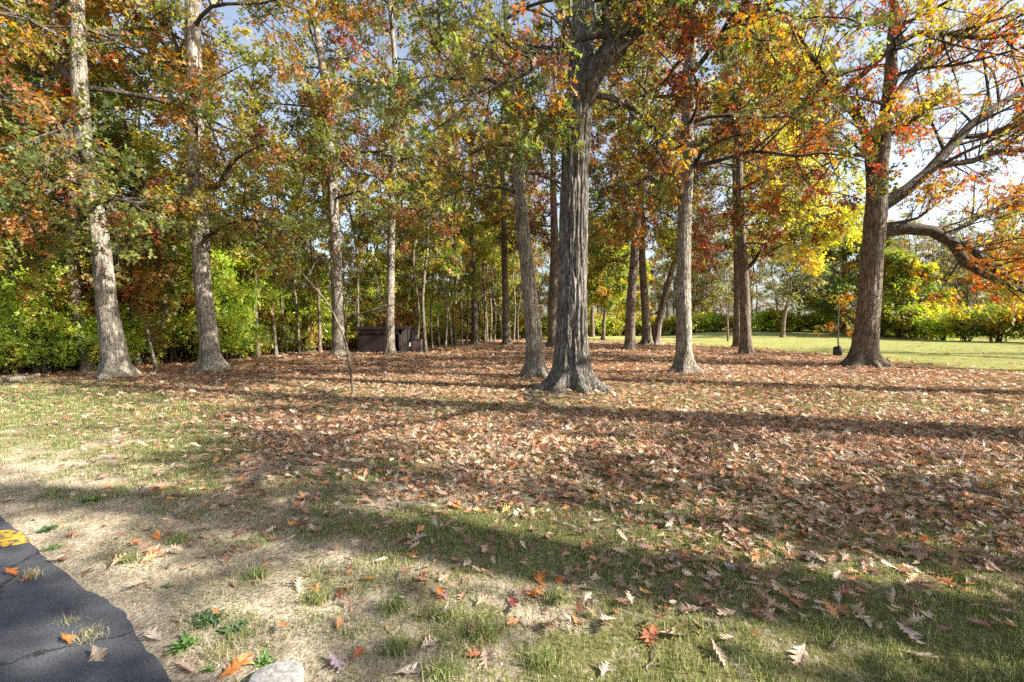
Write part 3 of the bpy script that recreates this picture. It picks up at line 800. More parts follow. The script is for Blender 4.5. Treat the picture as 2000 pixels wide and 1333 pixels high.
for i, (x, y) in enumerate([(13.5, -0.9), (10, -2.4), ]):
    off_tree('oak standing outside the view to the right', x, y, ('mixed', 'orange', 'rust')[i % 3], 42 + i, zvis=2.0, leaves=(30, 60, 12)[i], n=15, Lmax=(3.4, 2.3, 5)[i])

# ------------------------------------------------------------------ copies of a thing and its parts
def dup(root, loc, rz, s, label=None, group=None, tilt=0.0, sz=None):
    r = root.copy(); COL.objects.link(r)
    r.location = loc; r.rotation_euler = (tilt, tilt * .6, rz); r.scale = (s, s, sz or s)
    if label: r['label'] = label
    if group: r['group'] = group
    for ch in list(root.children):
        c = ch.copy(); COL.objects.link(c); c.parent = r
    return r

def wood_tree(label, name, cat, group, pal, seed, H, z0, Lmax, n, leaves, size, r0, bark, sub=6, twig=4, pal_top=None, elev=(10, 55), drop=.25):
    rng = np.random.default_rng(seed)
    w = rng.normal(size=(4, 2)) * .16
    return tree(label, [(0, 0, 0, r0), (w[0, 0], w[0, 1], 2.5, r0 * .86), (w[1, 0] * 2, w[1, 1] * 2, 6, r0 * .7), (w[2, 0] * 3, w[2, 1] * 3, 10, r0 * .5)], pal, H=H, z0=z0, Lmax=Lmax,
                nlimb=n, leaves=leaves, size=size, base=(0, 200), seed=seed, sub=sub, twig=twig, sides=12, step=.4, ridge=0.0, flare=.4, bark=bark, name=name, cat=cat,
                group=group, zvis=99, pal_top=pal_top, elev=elev, drop=drop)

rngw = np.random.default_rng(77)
WY = np.array([8, 11.8, 13.4, 15.5, 19, 26, 32, 41, 50, 60]); WX = np.array([-30, -20, -14.6, -13.2, -12.4, -11.8, -6.2, -3.4, 1, 6])
BX = np.array([-6, 2, 8, 20, 33, 44, 60, 90]); BY = np.array([48, 56, 64, 66, 64, 60, 46, 30])

# deep left wood
wl_protos = []
for i, (pal, lab) in enumerate([('green', 'green leafy tree in the dense wood on the left'), ('ygreen', 'yellow-green leafy tree in the dense wood on the left'),
                                ('orange', 'orange-leaved tree in the dense wood on the left'), ('mixed', 'green and rust coloured tree in the dense wood on the left'),
                                ('rust', 'rusty brown tree in the dense wood on the left')]):
    wl_protos.append((wood_tree(lab, 'woodland_tree', 'tree', lab.replace('tree in', 'trees in'), pal, 60 + i, 12.5 + i, 1.6 + .4 * i, 3.0, 18, 10, .17, .15, M_BARK_BROWN, sub=7, twig=5), lab))
pts = []
tries = 0
while len(pts) < 36 and tries < 6000:
    tries += 1
    y = rngw.uniform(11, 62); xe = np.interp(y, WY, WX); x = xe - 0.8 - 24 * rngw.random() ** 1.5
    if abs(x) > 1.2 * y + 2.5: continue
    if -8.8 < x < -4.8 and 25 < y < 29.5: continue
    if any((x - a) ** 2 + (y - b) ** 2 < 2.0 ** 2 for a, b in pts): continue
    if (x + 11.6) ** 2 + (y - 13.7) ** 2 < 3: continue
    pts.append((x, y))
used = set()
for k, (x, y) in enumerate(pts):
    pr, lab = wl_protos[int(rngw.choice(5, p=[.28, .28, .14, .18, .12]))]
    s = rngw.uniform(.7, 1.2); loc = (x, y, float(ground_z(x, y)))
    if pr.name not in used:
        used.add(pr.name); pr.location = loc; pr.scale = (s, s, s); pr.rotation_euler.z = rngw.random() * 6.28
    else:
        dup(pr, loc, rngw.random() * 6.28, s, tilt=rngw.normal() * .03)

# thin bare trees at the back and behind the hedge
bl_protos = []
for i, (pal, lv, lab) in enumerate([('olive', 3, 'thin nearly bare tree in the far wood behind the lawn'), ('rust', 4, 'thin far tree with a few brown leaves behind the lawn'),
                                    ('ygreen', 8, 'slender yellow-green tree in the far wood behind the lawn')]):
    bl_protos.append((wood_tree(lab, 'woodland_tree', 'tree', lab.replace(' tree', ' trees'), pal, 70 + i, 17, 3.5, 3.0, 16, lv, .26, .17, M_BARK_BROWN, sub=7, twig=5), lab))
pts = []
while len(pts) < 80:
    x = rngw.uniform(-8, 82); y = np.interp(x, BX, BY) + 2.5 + 26 * rngw.random() ** 1.4
    if abs(x) > 1.2 * y + 3: continue
    if any((x - a) ** 2 + (y - b) ** 2 < 1.7 ** 2 for a, b in pts): continue
    pts.append((x, y))
used = set()
for x, y in pts:
    p = [.62, .33, .05] if x > 30 else [.42, .28, .3]
    pr, lab = bl_protos[int(rngw.choice(3, p=p))]
    s = rngw.uniform(.6, 1.1); loc = (x, y, float(ground_z(x, y)))
    if pr.name not in used:
        used.add(pr.name); pr.location = loc; pr.scale = (s, s, s)
    else:
        dup(pr, loc, rngw.random() * 6.28, s, tilt=rngw.normal() * .03)
far_bare = bl_protos[0][0]
for k in range(44):
    px = rngw.uniform(1735, 2040) if k < 22 else rngw.uniform(1140, 1640)
    Y_ = rngw.uniform(60, 80) if k < 22 else rngw.uniform(69, 86)
    if k < 22 and (px - 1000) / 900 * Y_ < 46: Y_ += 8
    x = (px - 1000) / 900 * Y_
    s_ = rngw.uniform(.7, 1.05)
    dup(bl_protos[int(rngw.choice(2, p=[.7, .3]))][0], (x, Y_, float(ground_z(x, Y_))), rngw.random() * 6.28, s_, tilt=rngw.normal() * .03)
young = wood_tree('loose young tree with bright yellow-green leaves at the left wood edge', 'young_tree', 'tree', 'young trees along the left wood edge', 'shrub', 83, 4.6, .5, 1.5, 14, 8, .12, .03, M_BARK_BROWN, sub=6, twig=5)
young2 = wood_tree('loose young tree with gold and rust leaves at the left wood edge', 'young_tree', 'tree', 'gold young trees along the left wood edge', 'orange', 84, 5.2, .8, 1.6, 14, 7, .12, .03, M_BARK_BROWN, sub=6, twig=5)
fu = set()
for k in range(74):
    y = 12 + 30 * rngw.random() ** 1.3; x = np.interp(y, WY, WX) - .6 - 6 * rngw.random()
    if -9.2 < x < -4.4 and 22 < y < 29.8: continue
    if abs(x) > 1.2 * y + 1.5: continue
    pr = young if rngw.random() < .68 else young2
    s_ = rngw.uniform(.6, 1.25); loc = (x, y, float(ground_z(x, y)))
    if pr.name not in fu: fu.add(pr.name); pr.location = loc; pr.scale = (s_,) * 3
    else: dup(pr, loc, rngw.random() * 6.28, s_, tilt=rngw.normal() * .05)
# slim stems lining the end of the wood path

slim = wood_tree('slim bare stem among many in the wood right of the shed', 'slim_tree', 'tree', 'slim stems in the wood right of the shed', 'ygreen', 81, 14, 4.5, 1.8, 12, 7, .2, .085, M_BARK_BROWN, sub=5, twig=4)
first = True
for px, py in [(815, 686), (832, 690), (845, 682), (858, 680), (870, 683), (884, 680), (890, 676), (903, 678), (911, 672), (936, 668), (945, 668), (952, 666), (958, 667), (966, 668), (1003, 667), (1012, 668), (700, 686), (625, 690), (585, 694), (30, 728), (108, 722), (135, 716), (270, 716), (335, 708), (352, 702), (470, 702), (505, 700), (540, 697), (560, 692), (600, 688), (690, 682), (720, 680)]:
    g = G(px, py); s = rngw.uniform(.75, 1.25)
    loc = (g[0], g[1], float(ground_z(g[0], g[1])))
    if first: slim.location = loc; slim.scale = (s, s, s); first = False
    else: dup(slim, loc, rngw.random() * 6.28, s, tilt=rngw.normal() * .035)

# ------------------------------------------------------------------ other single trees
Y23 = G(240, 722)[1]
tree('dark leaning tree just right of the far left oak', [(243, 722, 15), (243, 690, 14), (248, 645, 13), (262, 590, 13), (275, 540, 11), (280, 470, 9)], 'ygreen', H=11, z0=3.4, nlimb=16, Lmax=2.6, seed=91,
     name='leaning_tree', cat='tree', bark=M_BARK_BROWN, flare=.3, sides=20, ridge=0.0)
tree('thin pale crooked tree between the two left oaks', [(305, 722, 8), (297, 690, 7), (288, 650, 7), (278, 605, 6), (270, 560, 5)], 'green', H=8, z0=3, nlimb=10, Lmax=1.8, seed=92, name='young_tree', cat='tree',
     bark=M_PALEBARK, flare=.2, sides=14, ridge=0.0, limbs=[limb_px([(294, 668, 5), (310, 645, 4, -.1), (325, 615, 3, -.2), (326, 590, 2, -.3)], G(305, 722)[1])], xleaves=4)
for i, (px, py, w) in enumerate([(60, 716, 17), (82, 716, 16), (163, 716, 15)]):
    tree(('dark trunk in the left undergrowth, left one of a close pair', 'dark trunk in the left undergrowth, right one of a close pair', 'dark forked trunk in the undergrowth left of the big grey oak')[i],
         [(px, py, w), (px, 640, w * .9), (px + 3 * i, 540, w * .8), (px + 4, 400, w * .6)], ('ygreen', 'green', 'mixed')[i], H=17, z0=2.8, nlimb=20, Lmax=3.2, seed=94 + i, name='woodland_tree', cat='tree', bark=M_BARK_BROWN, sides=18, ridge=0.0)
tree('small dark forked tree, almost bare, before the far shrubs', [(1529, 662, 9), (1530, 640, 8), (1533, 612, 8), (1540, 585, 5)], 'olive', H=8.5, z0=3.2, nlimb=13, Lmax=4.4, seed=98, name='small_tree', cat='tree', bark=M_BARK_BROWN,
     leaves=2, sides=14, ridge=0.0, size=.25, elev=(35, 65), drop=0.0, twig=7)
tree('broad dark green tree beyond the lawn, half hidden by the wide right oak', [(1645, 659, 17), (1645, 630, 15), (1648, 580, 13), (1650, 520, 11)], 'green', H=15.5, z0=2.6, nlimb=22, Lmax=7.4, seed=99, name='broad_tree', cat='tree',
     bark=M_BARK_BROWN, size=.34, leaves=14, sub=8, sides=16, ridge=0.0, pal_top=('olive', 9))
tree('low yellow-green tree beyond the lawn, right of the wide oak trunk', [(1755, 662, 10), (1755, 630, 9), (1757, 600, 7)], 'ygreen', H=9.0, z0=1.6, nlimb=20, Lmax=4.6, seed=100, name='broad_tree', cat='tree',
     bark=M_BARK_BROWN, size=.3, leaves=14, sub=8, sides=16, ridge=0.0)
tree('small yellow-green tree seen just right of the largest oak', [(1178, 664, 9), (1179, 640, 8), (1184, 590, 6), (1190, 540, 4)], 'ygreen', H=13, z0=4.2, nlimb=22, Lmax=4.5, seed=101, name='small_tree', cat='tree',
     bark=M_BARK_BROWN, size=.3, leaves=12, sides=14, ridge=0.0)
tree('far dark trunk seen just right of the largest oak', [(1157, 659, 10), (1157, 620, 9), (1158, 560, 8)], 'green', H=15, z0=4.5, nlimb=18, Lmax=4.5, seed=102, name='woodland_tree', cat='tree', bark=M_BARK_BROWN, size=.3, leaves=11, sides=14, ridge=0.0)
tree('thin dark tree before the shrubs right of the pale swollen-footed oak', [(1422, 667, 4), (1421, 630, 4), (1420, 580, 3), (1418, 520, 3)], 'olive', H=9, z0=3, nlimb=10, Lmax=2, seed=103, name='small_tree', cat='tree', bark=M_BARK_BROWN, size=.25, leaves=3, sides=10, ridge=0.0)

YS = G(690, 772)[1]
tree('bare leaning sapling with a brown lower stem, in front of the shed', [(690, 773, 6), (687, 745, 5.5), (681, 700, 5.5), (673, 662, 5.5), (660, 632, 5), (648, 606, 4.5), (632, 583, 5), (615, 562, 4), (595, 540, 3.5), (575, 510, 3), (560, 485, 2), (550, 470, 1.5)], 'rust', H=2.0, z0=9, nlimb=0,
     leaves=1, seed=104, name='bare_sapling', cat='sapling', bark=M_BARK_BROWN, flare=.15, sides=14, ridge=0.0, size=.07, step=.06, xsub=9, twig=6,
     limbs=[limb_px([(673, 662, 5), (676, 640, 3.5), (680, 622, 4, -.05), (700, 615, 3.5, -.1), (725, 608, 3, -.2), (755, 600, 2.5, -.3), (790, 590, 1.5, -.4)], YS),
            limb_px([(651, 610, 4), (660, 590, 3, .1), (668, 565, 2.6, .2), (672, 530, 2.2, .3), (668, 490, 1.6, .3)], YS),
            limb_px([(676, 670, 4), (674, 630, 3), (670, 590, 2.4, .1), (676, 560, 2, .2), (688, 500, 1.3, .2)], YS),
            limb_px([(620, 566, 3), (590, 556, 2.3, -.1), (560, 558, 1.6, -.2), (540, 552, 1, -.2)], YS),
            limb_px([(600, 545, 3), (612, 520, 2, .2), (620, 500, 1.4, .3)], YS)])
YB = G(1638, 694)[1]
tree('young sapling with a tuft of red-orange leaves, left of the wide right oak', [(1638, 695, 3.4), (1637, 660, 3), (1637, 630, 2.6), (1638, 600, 2.5), (1637, 575, 1.5)], 'fire', H=2.0, z0=9, nlimb=0, leaves=7, seed=105, name='red_sapling',
     cat='sapling', bark=M_PALEBARK, flare=.1, sides=12, ridge=0.0, size=.13, step=.06, xsub=5, twig=3,
     limbs=[limb_px([(1637, 640, 2.5), (1650, 628, 2), (1662, 622, 1)], YB), limb_px([(1637, 655, 2.5), (1620, 648, 2), (1608, 635, 1)], YB), limb_px([(1638, 610, 2.5), (1648, 597, 2), (1652, 585, 1)], YB),
            limb_px([(1638, 615, 2.5), (1640, 600, 2), (1644, 590, 1)], YB), limb_px([(1637, 652, 2), (1652, 650, 1.6), (1664, 640, 1)], YB)])

# ------------------------------------------------------------------ shrubs
def shrub(label, name, group, pal, seed, n=16, H=1.6, size=.1, leaves=12, sub=6, twig=5, lean=1.0):
    rng = np.random.default_rng(seed)
    limbs = []
    for i in range(n):
        az = i * 2.4 + rng.normal() * .3; L = H * (.75 + .5 * rng.random()); out = lean * (.25 + .75 * rng.random())
        s = np.linspace(0, 1, 5)
        b = rng.normal(size=2) * .12
        path = np.c_[b[0] + math.cos(az) * out * .65 * L * s ** 1.3, b[1] + math.sin(az) * out * .65 * L * s ** 1.3, L * (s * .95 - .22 * out * s ** 2.5)]
        path[0, 2] = -.05
        limbs.append((path, .014 * H * (1 - .8 * s)))
    root = empty(name, (0, 0, 0), label, 'shrub', group)
    geo, lv = foliate(limbs, rng, pal, sub=sub, twig=twig, leaves=leaves, size=size, K=(6, 4, 3), t0=.12, droop=.15, lsub=.5)
    V, F = merge(geo)
    mesh('stems', V, F, M_LIMB, root)
    mesh('foliage', lv[0], [lv[1]], M_LEAF, root, tint=lv[2])
    return root
def place(protos, spots, rng, smin, smax, p=None):
    used = set()
    for x, y, s0 in spots:
        pr = protos[int(rng.choice(len(protos), p=p))]
        s = s0 * rng.uniform(smin, smax); loc = (x, y, float(ground_z(x, y)))
        if pr.name not in used:
            used.add(pr.name); pr.location = loc; pr.scale = (s, s, s)
        else:
            dup(pr, loc, rng.random() * 6.28, s)
rs = np.random.default_rng(5)
g = 'low shrubs along the edge of the left wood'
ug = [shrub('bright yellow-green shrub in the undergrowth along the left wood edge', 'shrub', g, 'shrub', 201, leaves=9), shrub('green shrub in the undergrowth along the left wood edge', 'shrub', g, 'ygreen', 202, leaves=9),
      shrub('dark green shrub in the undergrowth along the left wood edge', 'shrub', g, 'green', 203, leaves=8), shrub('orange-brown shrub in the undergrowth along the left wood edge', 'shrub', g, 'orange', 204, leaves=7)]
spots = []
for k in range(95):
    y = 11.5 + 32 * rs.random() ** 1.5; x = np.interp(y, WY, WX) - .5 - 5.5 * rs.random() ** 1.3
    if -8.9 < x < -4.6 and 24 < y < 29.5: continue
    if abs(x) > 1.2 * y + 1.5: continue
    spots.append((x, y, 1.0))
for k in range(60):
    y = 13 + 40 * rs.random() ** 1.3; x = np.interp(y, WY, WX) - 5 - 11 * rs.random()
    if abs(x) > 1.25 * y + 1.5: continue
    spots.append((x, y, 2.0))
place(ug, spots, rs, .7, 1.35, [.36, .3, .22, .12])
g = 'shrubs under the far wood behind the lawn'
fs = [shrub('yellow-green shrub under the far wood behind the lawn', 'shrub', g, 'shrub', 205, size=.18, leaves=4), shrub('dull green shrub under the far wood behind the lawn', 'shrub', g, 'ygreen', 206, size=.18, leaves=4)]
spots = [(x, np.interp(x, BX, BY) + rs.uniform(-.5, 4), 1.0) for x in np.linspace(-4, 42, 44)]
place(fs, spots, rs, 1.0, 1.9, [.55, .45])
g = 'tall rounded shrubs of the hedge at the far right of the lawn'
hs = [shrub('tall rounded bright green shrub in the hedge at the far right', 'hedge_shrub', g, 'shrub', 207, n=16, size=.15, leaves=6, lean=1.25), shrub('tall rounded mid green shrub in the hedge at the far right', 'hedge_shrub', g, 'ygreen', 208, n=16, size=.15, leaves=6, lean=1.25)]
spots = []
for t in np.linspace(0, 1, 13):
    spots.append((45.5 + 1.5 * math.sin(t * 9), 60 - 26 * t, 1.0)); None
place(hs, spots, rs, 1.5, 2.0, [.6, .4])

# ------------------------------------------------------------------ shed, bin, log, bag, stone
def box(x0, x1, y0, y1, z0, z1):
    V = np.array([(x, y, z) for x in (x0, x1) for y in (y0, y1) for z in (z0, z1)], float)
    F = np.array([[0, 1, 3, 2], [4, 6, 7, 5], [0, 4, 5, 1], [2, 3, 7, 6], [0, 2, 6, 4], [1, 5, 7, 3]])
    return V, [F]
M_SHED = simple_mat('weathered_maroon_board', (0.008, 0.0055, 0.0055), (0.021, 0.0135, 0.0135), 3, .8, .1, .004, stretch=(1, 1, .5))
M_SHEDG = simple_mat('peeling_grey_board', (0.02, 0.017, 0.015), (0.11, 0.096, 0.086), 4, .85, .1, .004, stretch=(1.5, 1.5, .7))
M_DARK = simple_mat('painted_shade', (0.008, 0.008, 0.008), (0.02, 0.018, 0.017), 4)  # near-black colour standing in for shade inside the doorway and box opening
M_ROOF = simple_mat('tar_roof', (0.008, 0.008, 0.0075), (0.026, 0.022, 0.02), 8)
M_MAUVE = simple_mat('faded_purple_board', (0.03, 0.019, 0.021), (0.085, 0.056, 0.06), 4, .8, .1, .004, stretch=(1, 1, .6))
M_WHITE = simple_mat('white_notice', (0.5, 0.5, 0.48), (0.72, 0.72, 0.7), 9)
ys = 26.2
def sx(px): return (px - 1000) / 900 * ys
zt = P(1000, 641, ys)[2]
shed = empty('shed', (sx(745), ys + 1.1, 0), 'small dark flat-roofed shed with peeling boards behind a slim oak', 'shed')
o = np.array([sx(745), ys + 1.1, 0])
def put(name, V, F, m, par, org, rel=None):
    return mesh(name, V - org, F, m, par)
xa, xb, xc, xd, xe = sx(700), sx(763), sx(771), sx(779), sx(794)
# front wall: boards left of the doorway, door head, boards right of it, then the other three walls
boards = []
for k in range(9):
    x0 = xa + (xb - xa) * k / 9; x1 = xa + (xb - xa) * (k + 1) / 9 - .002
    boards.append(box(x0, x1, ys, ys + .04, 0, zt - .3 - .03 * (k % 3)))
V, F = merge(boards); put('wall', V, F, M_SHED, shed, o)['label'] = 'dark maroon lower boards of the front wall'
boards = []
for k in range(9):
    x0 = xa + (xb - xa) * k / 9; x1 = xa + (xb - xa) * (k + 1) / 9 - .002
    boards.append(box(x0, x1, ys + .002, ys + .04, zt - .297 - .03 * (k % 3), zt))
V, F = merge(boards); put('wall', V, F, M_SHEDG, shed, o)['label'] = 'peeling pale upper boards of the front wall'
V, F = merge([box(xb, xc, ys + .002, ys + .04, 0, zt), box(xc, xd, ys + .002, ys + .04, zt - .38, zt), box(xd + .16, xe, ys + .002, ys + .04, 0, zt)])
put('wall', V, F, M_SHEDG, shed, o)['label'] = 'grey peeling wall boards round the doorway'
V, F = merge([box(xa, xa + .04, ys + .041, ys + 2.2, 0, zt), box(xe - .04, xe, ys + .041, ys + 2.2, 0, zt), box(xa + .041, xe - .041, ys + 2.16, ys + 2.2, 0, zt)])
put('wall', V, F, M_SHED, shed, o)['label'] = 'dark side and back walls'
V, F = box(xd, xd + .158, ys - .012, ys + .03, 0, zt - .38); put('door', V, F, M_MAUVE, shed, o)
V, F = box(xc, xd, ys + .4, ys + .43, 0, zt - .38); put('doorway_shade', V, F, M_DARK, shed, o)  # near-black sheet behind the doorway, painted in place of shade
V, F = merge([box(xa - .1, xe + .06, ys - .14, ys + 2.3, zt + .003, zt + .06), box(xa - .1, xe + .06, ys - .16, ys - .142, zt - .06, zt + .075)]); put('roof', V, F, M_ROOF, shed, o)
yb = ys + .5
def sx2(px): return (px - 1000) / 900 * yb
zb = P(1000, 664, yb)[2]
ob = np.array([sx2(809), yb + .4, 0])
bn = empty('storage_box', ob, 'low storage box with a painted dark opening and a white notice beside the shed', 'storage box')
x0, x1, x2 = sx2(797), sx2(804), sx2(822)
V, F = merge([box(x0, x1, yb, yb + .03, 0, zb), box(x0, x0 + .03, yb + .031, yb + .8, 0, zb), box(x0 + .031, x2 - .031, yb + .77, yb + .8, 0, zb)]); put('body', V, F, M_DARK, bn, ob)  # front panel coloured dark to stand for the shade in an opening
V, F = merge([box(x1, x2 - .03, yb - .01, yb + .03, 0, zb - .02), box(x2 - .029, x2, yb - .012, yb + .8, 0, zb)]); put('door', V, F, M_MAUVE, bn, ob)
V, F = box(x0 - .02, x2 + .02, yb - .03, yb + .82, zb + .003, zb + .03); put('lid', V, F, M_ROOF, bn, ob)
V, F = box(x0 + .06, x0 + .15, yb - .008, yb - .002, zb - .38, zb - .16); put('notice', V, F, M_WHITE, bn, ob)

# log at the left edge
a, b = G(-40, 757), G(66, 742)
pts_ = np.array([a + (b - a) * t + np.array([0, .05 * math.sin(7 * t), .09 + .02 * math.sin(5 * t)]) for t in np.linspace(0, 1, 14)])
V, F = tubes(pts_[None], (.115 - .05 * np.linspace(0, 1, 14) + .012 * np.sin(np.arange(14) * 2.1))[None], 14)
F.append(np.array([list(range(13, -1, -1))])); F.append(np.array([[13 * 14 + i for i in range(14)]]))
tag(mesh('fallen_log', V, F, M_BARK, smooth=True), 'weathered grey log lying at the wood edge, far left', 'log')
# watering bag at the foot of the red sapling
def blob(c, r, seed, n=20, amp=.15, squash=1.0, flat=False):
    rng = np.random.default_rng(seed); nz = VNoise(seed)
    th = np.linspace(0.02, math.pi - .02, n); ph = np.arange(n * 2) * math.pi / n
    T_, Ph = np.meshgrid(th, ph, indexing='ij')
    d = np.stack([np.sin(T_) * np.cos(Ph), np.sin(T_) * np.sin(Ph), np.cos(T_)], -1)
    k = 1 + amp * (nz(d[..., 0] * 2.5 + 5 + d[..., 2], d[..., 1] * 2.5 + 9 - d[..., 2]) - .5) * 2
    Vv = d * k[..., None] * np.array(r) + np.array(c)
    i = np.arange((n - 1) * 2 * n).reshape(n - 1, 2 * n); j = np.roll(i, -1, 1)
    return Vv.reshape(-1, 3), [np.stack([i, i + 2 * n, j + 2 * n, j], -1).reshape(-1, 4)]
bb = G(1634, 696)
V, F = blob((bb[0], bb[1] - .05, .2 + float(ground_z(bb[0], bb[1]))), (.2, .2, .3), 3, amp=.25)
tag(mesh('tree_bag', V, F, simple_mat('dark_cloth', (.02, .022, .022), (.05, .05, .048), 12), smooth=True), 'dark slumped bag at the foot of the red-leaved sapling', 'bag')
# concrete stone at the bottom edge
s0 = G(575, 1312)
sp_ = []
n = 44
for k in range(n):
    a = k * 2 * math.pi / n
    rx, ry = .115, .13
    x = math.copysign(abs(math.cos(a)) ** .62, math.cos(a)) * rx; y = math.copysign(abs(math.sin(a)) ** .62, math.sin(a)) * ry
    sp_.append((x, y))
sp_ = np.array(sp_); Rm = np.array([[math.cos(.35), -math.sin(.35)], [math.sin(.35), math.cos(.35)]]); sp_ = sp_ @ Rm.T
V = []
for z, k in ((-.06, 1.0), (.03, 1.0), (.052, .975), (.062, .93), (.066, .86), (.068, .5)):
    q = sp_ * k; V.append(np.c_[q[:, 0] + s0[0] - .02, q[:, 1] + s0[1] - .135, np.full(n, z) + .004 * np.sin(q[:, 0] * 40) * np.cos(q[:, 1] * 33)])
V = np.concatenate(V)
i = np.arange(5 * n).reshape(5, n); j = np.roll(i, -1, 1)
F = [np.stack([i, j, j + n, i + n], -1).reshape(-1, 4), np.array([list(range(5 * n, 6 * n))])]
tag(mesh('concrete_stone', V, F, simple_mat('rough_concrete', (.11, .11, .11), (.34, .33, .31), 45, .9, .5, .006), smooth=True), 'grey concrete stone with a rounded corner at the bottom edge', 'stone')

# ------------------------------------------------------------------ leaf litter (beyond counting)
def fancy_leaf(seed):
    """oak leaf with five pairs of narrow lobes, a curled blade and a stalk"""
    rng = np.random.default_rng(seed)
    nl = 5; V = []; F = []
    cu = rng.uniform(-.3, .35); tw = rng.uniform(-.5, .5)
    def bend(x, y):
        return (x, y, cu * y * y * .5 + abs(x) * rng.uniform(.05, .6) + tw * x * y + .02)
    mid = []
    for i in range(nl + 1):
        y = i / nl
        for s in (-1, 1):
            V.append(bend(s * (.022 + .03 * math.sin(math.pi * min(y + .1, 1))) * (1 if i < nl else .2), y)); 
    W = (.12, .25, .36, .30, .16)
    for i in range(nl):
        a, b, c, d = 2 * i, 2 * i + 1, 2 * i + 2, 2 * i + 3
        F.append((a, b, d)); F.append((a, d, c))
        for s, lo, hi in ((-1, a, c), (1, b, d)):
            k = len(V); w = W[i] * rng.uniform(.8, 1.2); y = (i + .62) / nl
            V.append(bend(s * w * .6, y - .02)); V.append(bend(s * w, min(y + .16, 1.0))); V.append(bend(s * w * .55, y + .08))
            f = [(lo, k, k + 2), (k, k + 1, k + 2), (lo, k + 2, hi)]
            F += [t_ if s > 0 else t_[::-1] for t_ in f]
    k = len(V)
    V += [(-.012, .02, .02), (.012, .02, .02), (.03, -.26, .03)]
    F.append((k, k + 1, k + 2))
    return np.array(V), np.array(F)
shapes = [fancy_leaf(300 + i) for i in range(6)]
def rotn(n, rng, tilt):
    nr = rng.normal(size=(n, 3)) * tilt; nr[:, 2] = 1
    a = rng.random(n) * 6.28
    ax = np.c_[np.cos(a), np.sin(a), rng.normal(size=n) * tilt * .6]
    return ax, nr
LIT = [((0.34, 0.245, 0.145), 4), ((0.50, 0.385, 0.28), 2.4), ((0.27, 0.155, 0.09), 4), ((0.19, 0.095, 0.055), 3.6), ((0.40, 0.165, 0.06), 2.0), ((0.46, 0.2, 0.05), 1), ((0.24, 0.07, 0.04), .5), ((0.14, 0.09, 0.06), 1.4)]
PAL['litter'] = LIT
PAL['litter_far'] = [(c, w) for c, w in LIT]
rl = np.random.default_rng(9)
def sample(n, y0, y1, wfun, rng, power=1.0):
    y = y0 + (y1 - y0) * rng.random(n) ** power; x = (rng.random(n) * 2 - 1) * (1.18 * y + .6)
    keep = (rng.random(n) < wfun(x, y)) & (edge_dist(x, y) > .03)
    # uniform area density: width grows with y
    keep &= rng.random(n) < (1.18 * y + .6) / (1.18 * y1 + .6)
    return x[keep], y[keep]
parts = []
def litter(n, y0, y1, size, tm, wf=litter_w, tilt=.5):
    x, y = sample(n, y0, y1, wf, rl)
    z = ground_z(x, y) + .008 + .03 * rl.random(len(x)) ** 2
    ax, nr = rotn(len(x), rl, tilt)
    sz = size * (.55 + .75 * rl.random(len(x)))
    col = pick('litter', len(x), rl) * (.75 + .5 * rl.random((len(x), 1)))
    return scatter_leaves(np.c_[x, y, z], ax, nr, sz, col, tm)
for n, y0, y1, s, tm in ((4500, 2.3, 5, .084, 0), (4500, 2.3, 5, .084, 1), (4500, 2.3, 5, .09, 2), (4500, 2.3, 5, .07, 3), (4500, 2.3, 5, .088, 4), (4500, 2.3, 5, .066, 5), (8000, 5, 8, .092, 0), (8000, 5, 8, .092, 1), (8000, 5, 8, .096, 2), (8000, 5, 8, .08, 3), (8000, 5, 8, .094, 4), (8000, 5, 8, .076, 5), (100000, 8, 16, .115, LT3), (80000, 16, 34, .17, LT2), (16000, 34, 60, .28, LT2)):
    parts.append(litter(n, y0, y1, s, shapes[tm] if isinstance(tm, int) else tm))
off, Vs, Fs, Ts = 0, [], [], []
for a, b, c in parts:
    Vs.append(a); Fs.append(b + off); Ts.append(c); off += len(a)
tag(mesh('leaf_litter', np.concatenate(Vs), [np.concatenate(Fs)], M_LITTER, tint=np.concatenate(Ts)), 'thick carpet of tan and rust oak leaves under the trees', 'leaf litter', kind='stuff')

# ------------------------------------------------------------------ grass
def blades(x, y, z, h, w, rng, col, lean=.55):
    n = len(x); a = rng.random(n) * 6.28; b = rng.random(n) * 6.28
    ln = lean * rng.random(n) * h
    sx_, sy_ = np.cos(a) * w, np.sin(a) * w
    tx, ty = np.cos(b) * ln, np.sin(b) * ln
    V = np.zeros((n, 5, 3))
    V[:, 0] = np.c_[x - sx_, y - sy_, z - .005]; V[:, 1] = np.c_[x + sx_, y + sy_, z - .005]
    V[:, 2] = np.c_[x - sx_ * .7 + tx * .35, y - sy_ * .7 + ty * .35, z + h * .6]; V[:, 3] = np.c_[x + sx_ * .7 + tx * .35, y + sy_ * .7 + ty * .35, z + h * .6]
    V[:, 4] = np.c_[x + tx, y + ty, z + h * np.sqrt(np.clip(1 - (ln / h) ** 2 * .6, .1, 1))]
    o_ = (np.arange(n) * 5)[:, None]
    return V.reshape(-1, 3), [o_ + np.array([[0, 1, 3, 2]]), o_ + np.array([[2, 3, 4]])], np.repeat(col, 5, 0)
PAL['grass'] = [((0.11, 0.16, 0.035), 3), ((0.17, 0.215, 0.05), 3), ((0.27, 0.28, 0.085), 2.6), ((0.42, 0.37, 0.18), 2.6), ((0.06, 0.095, 0.025), 2)]
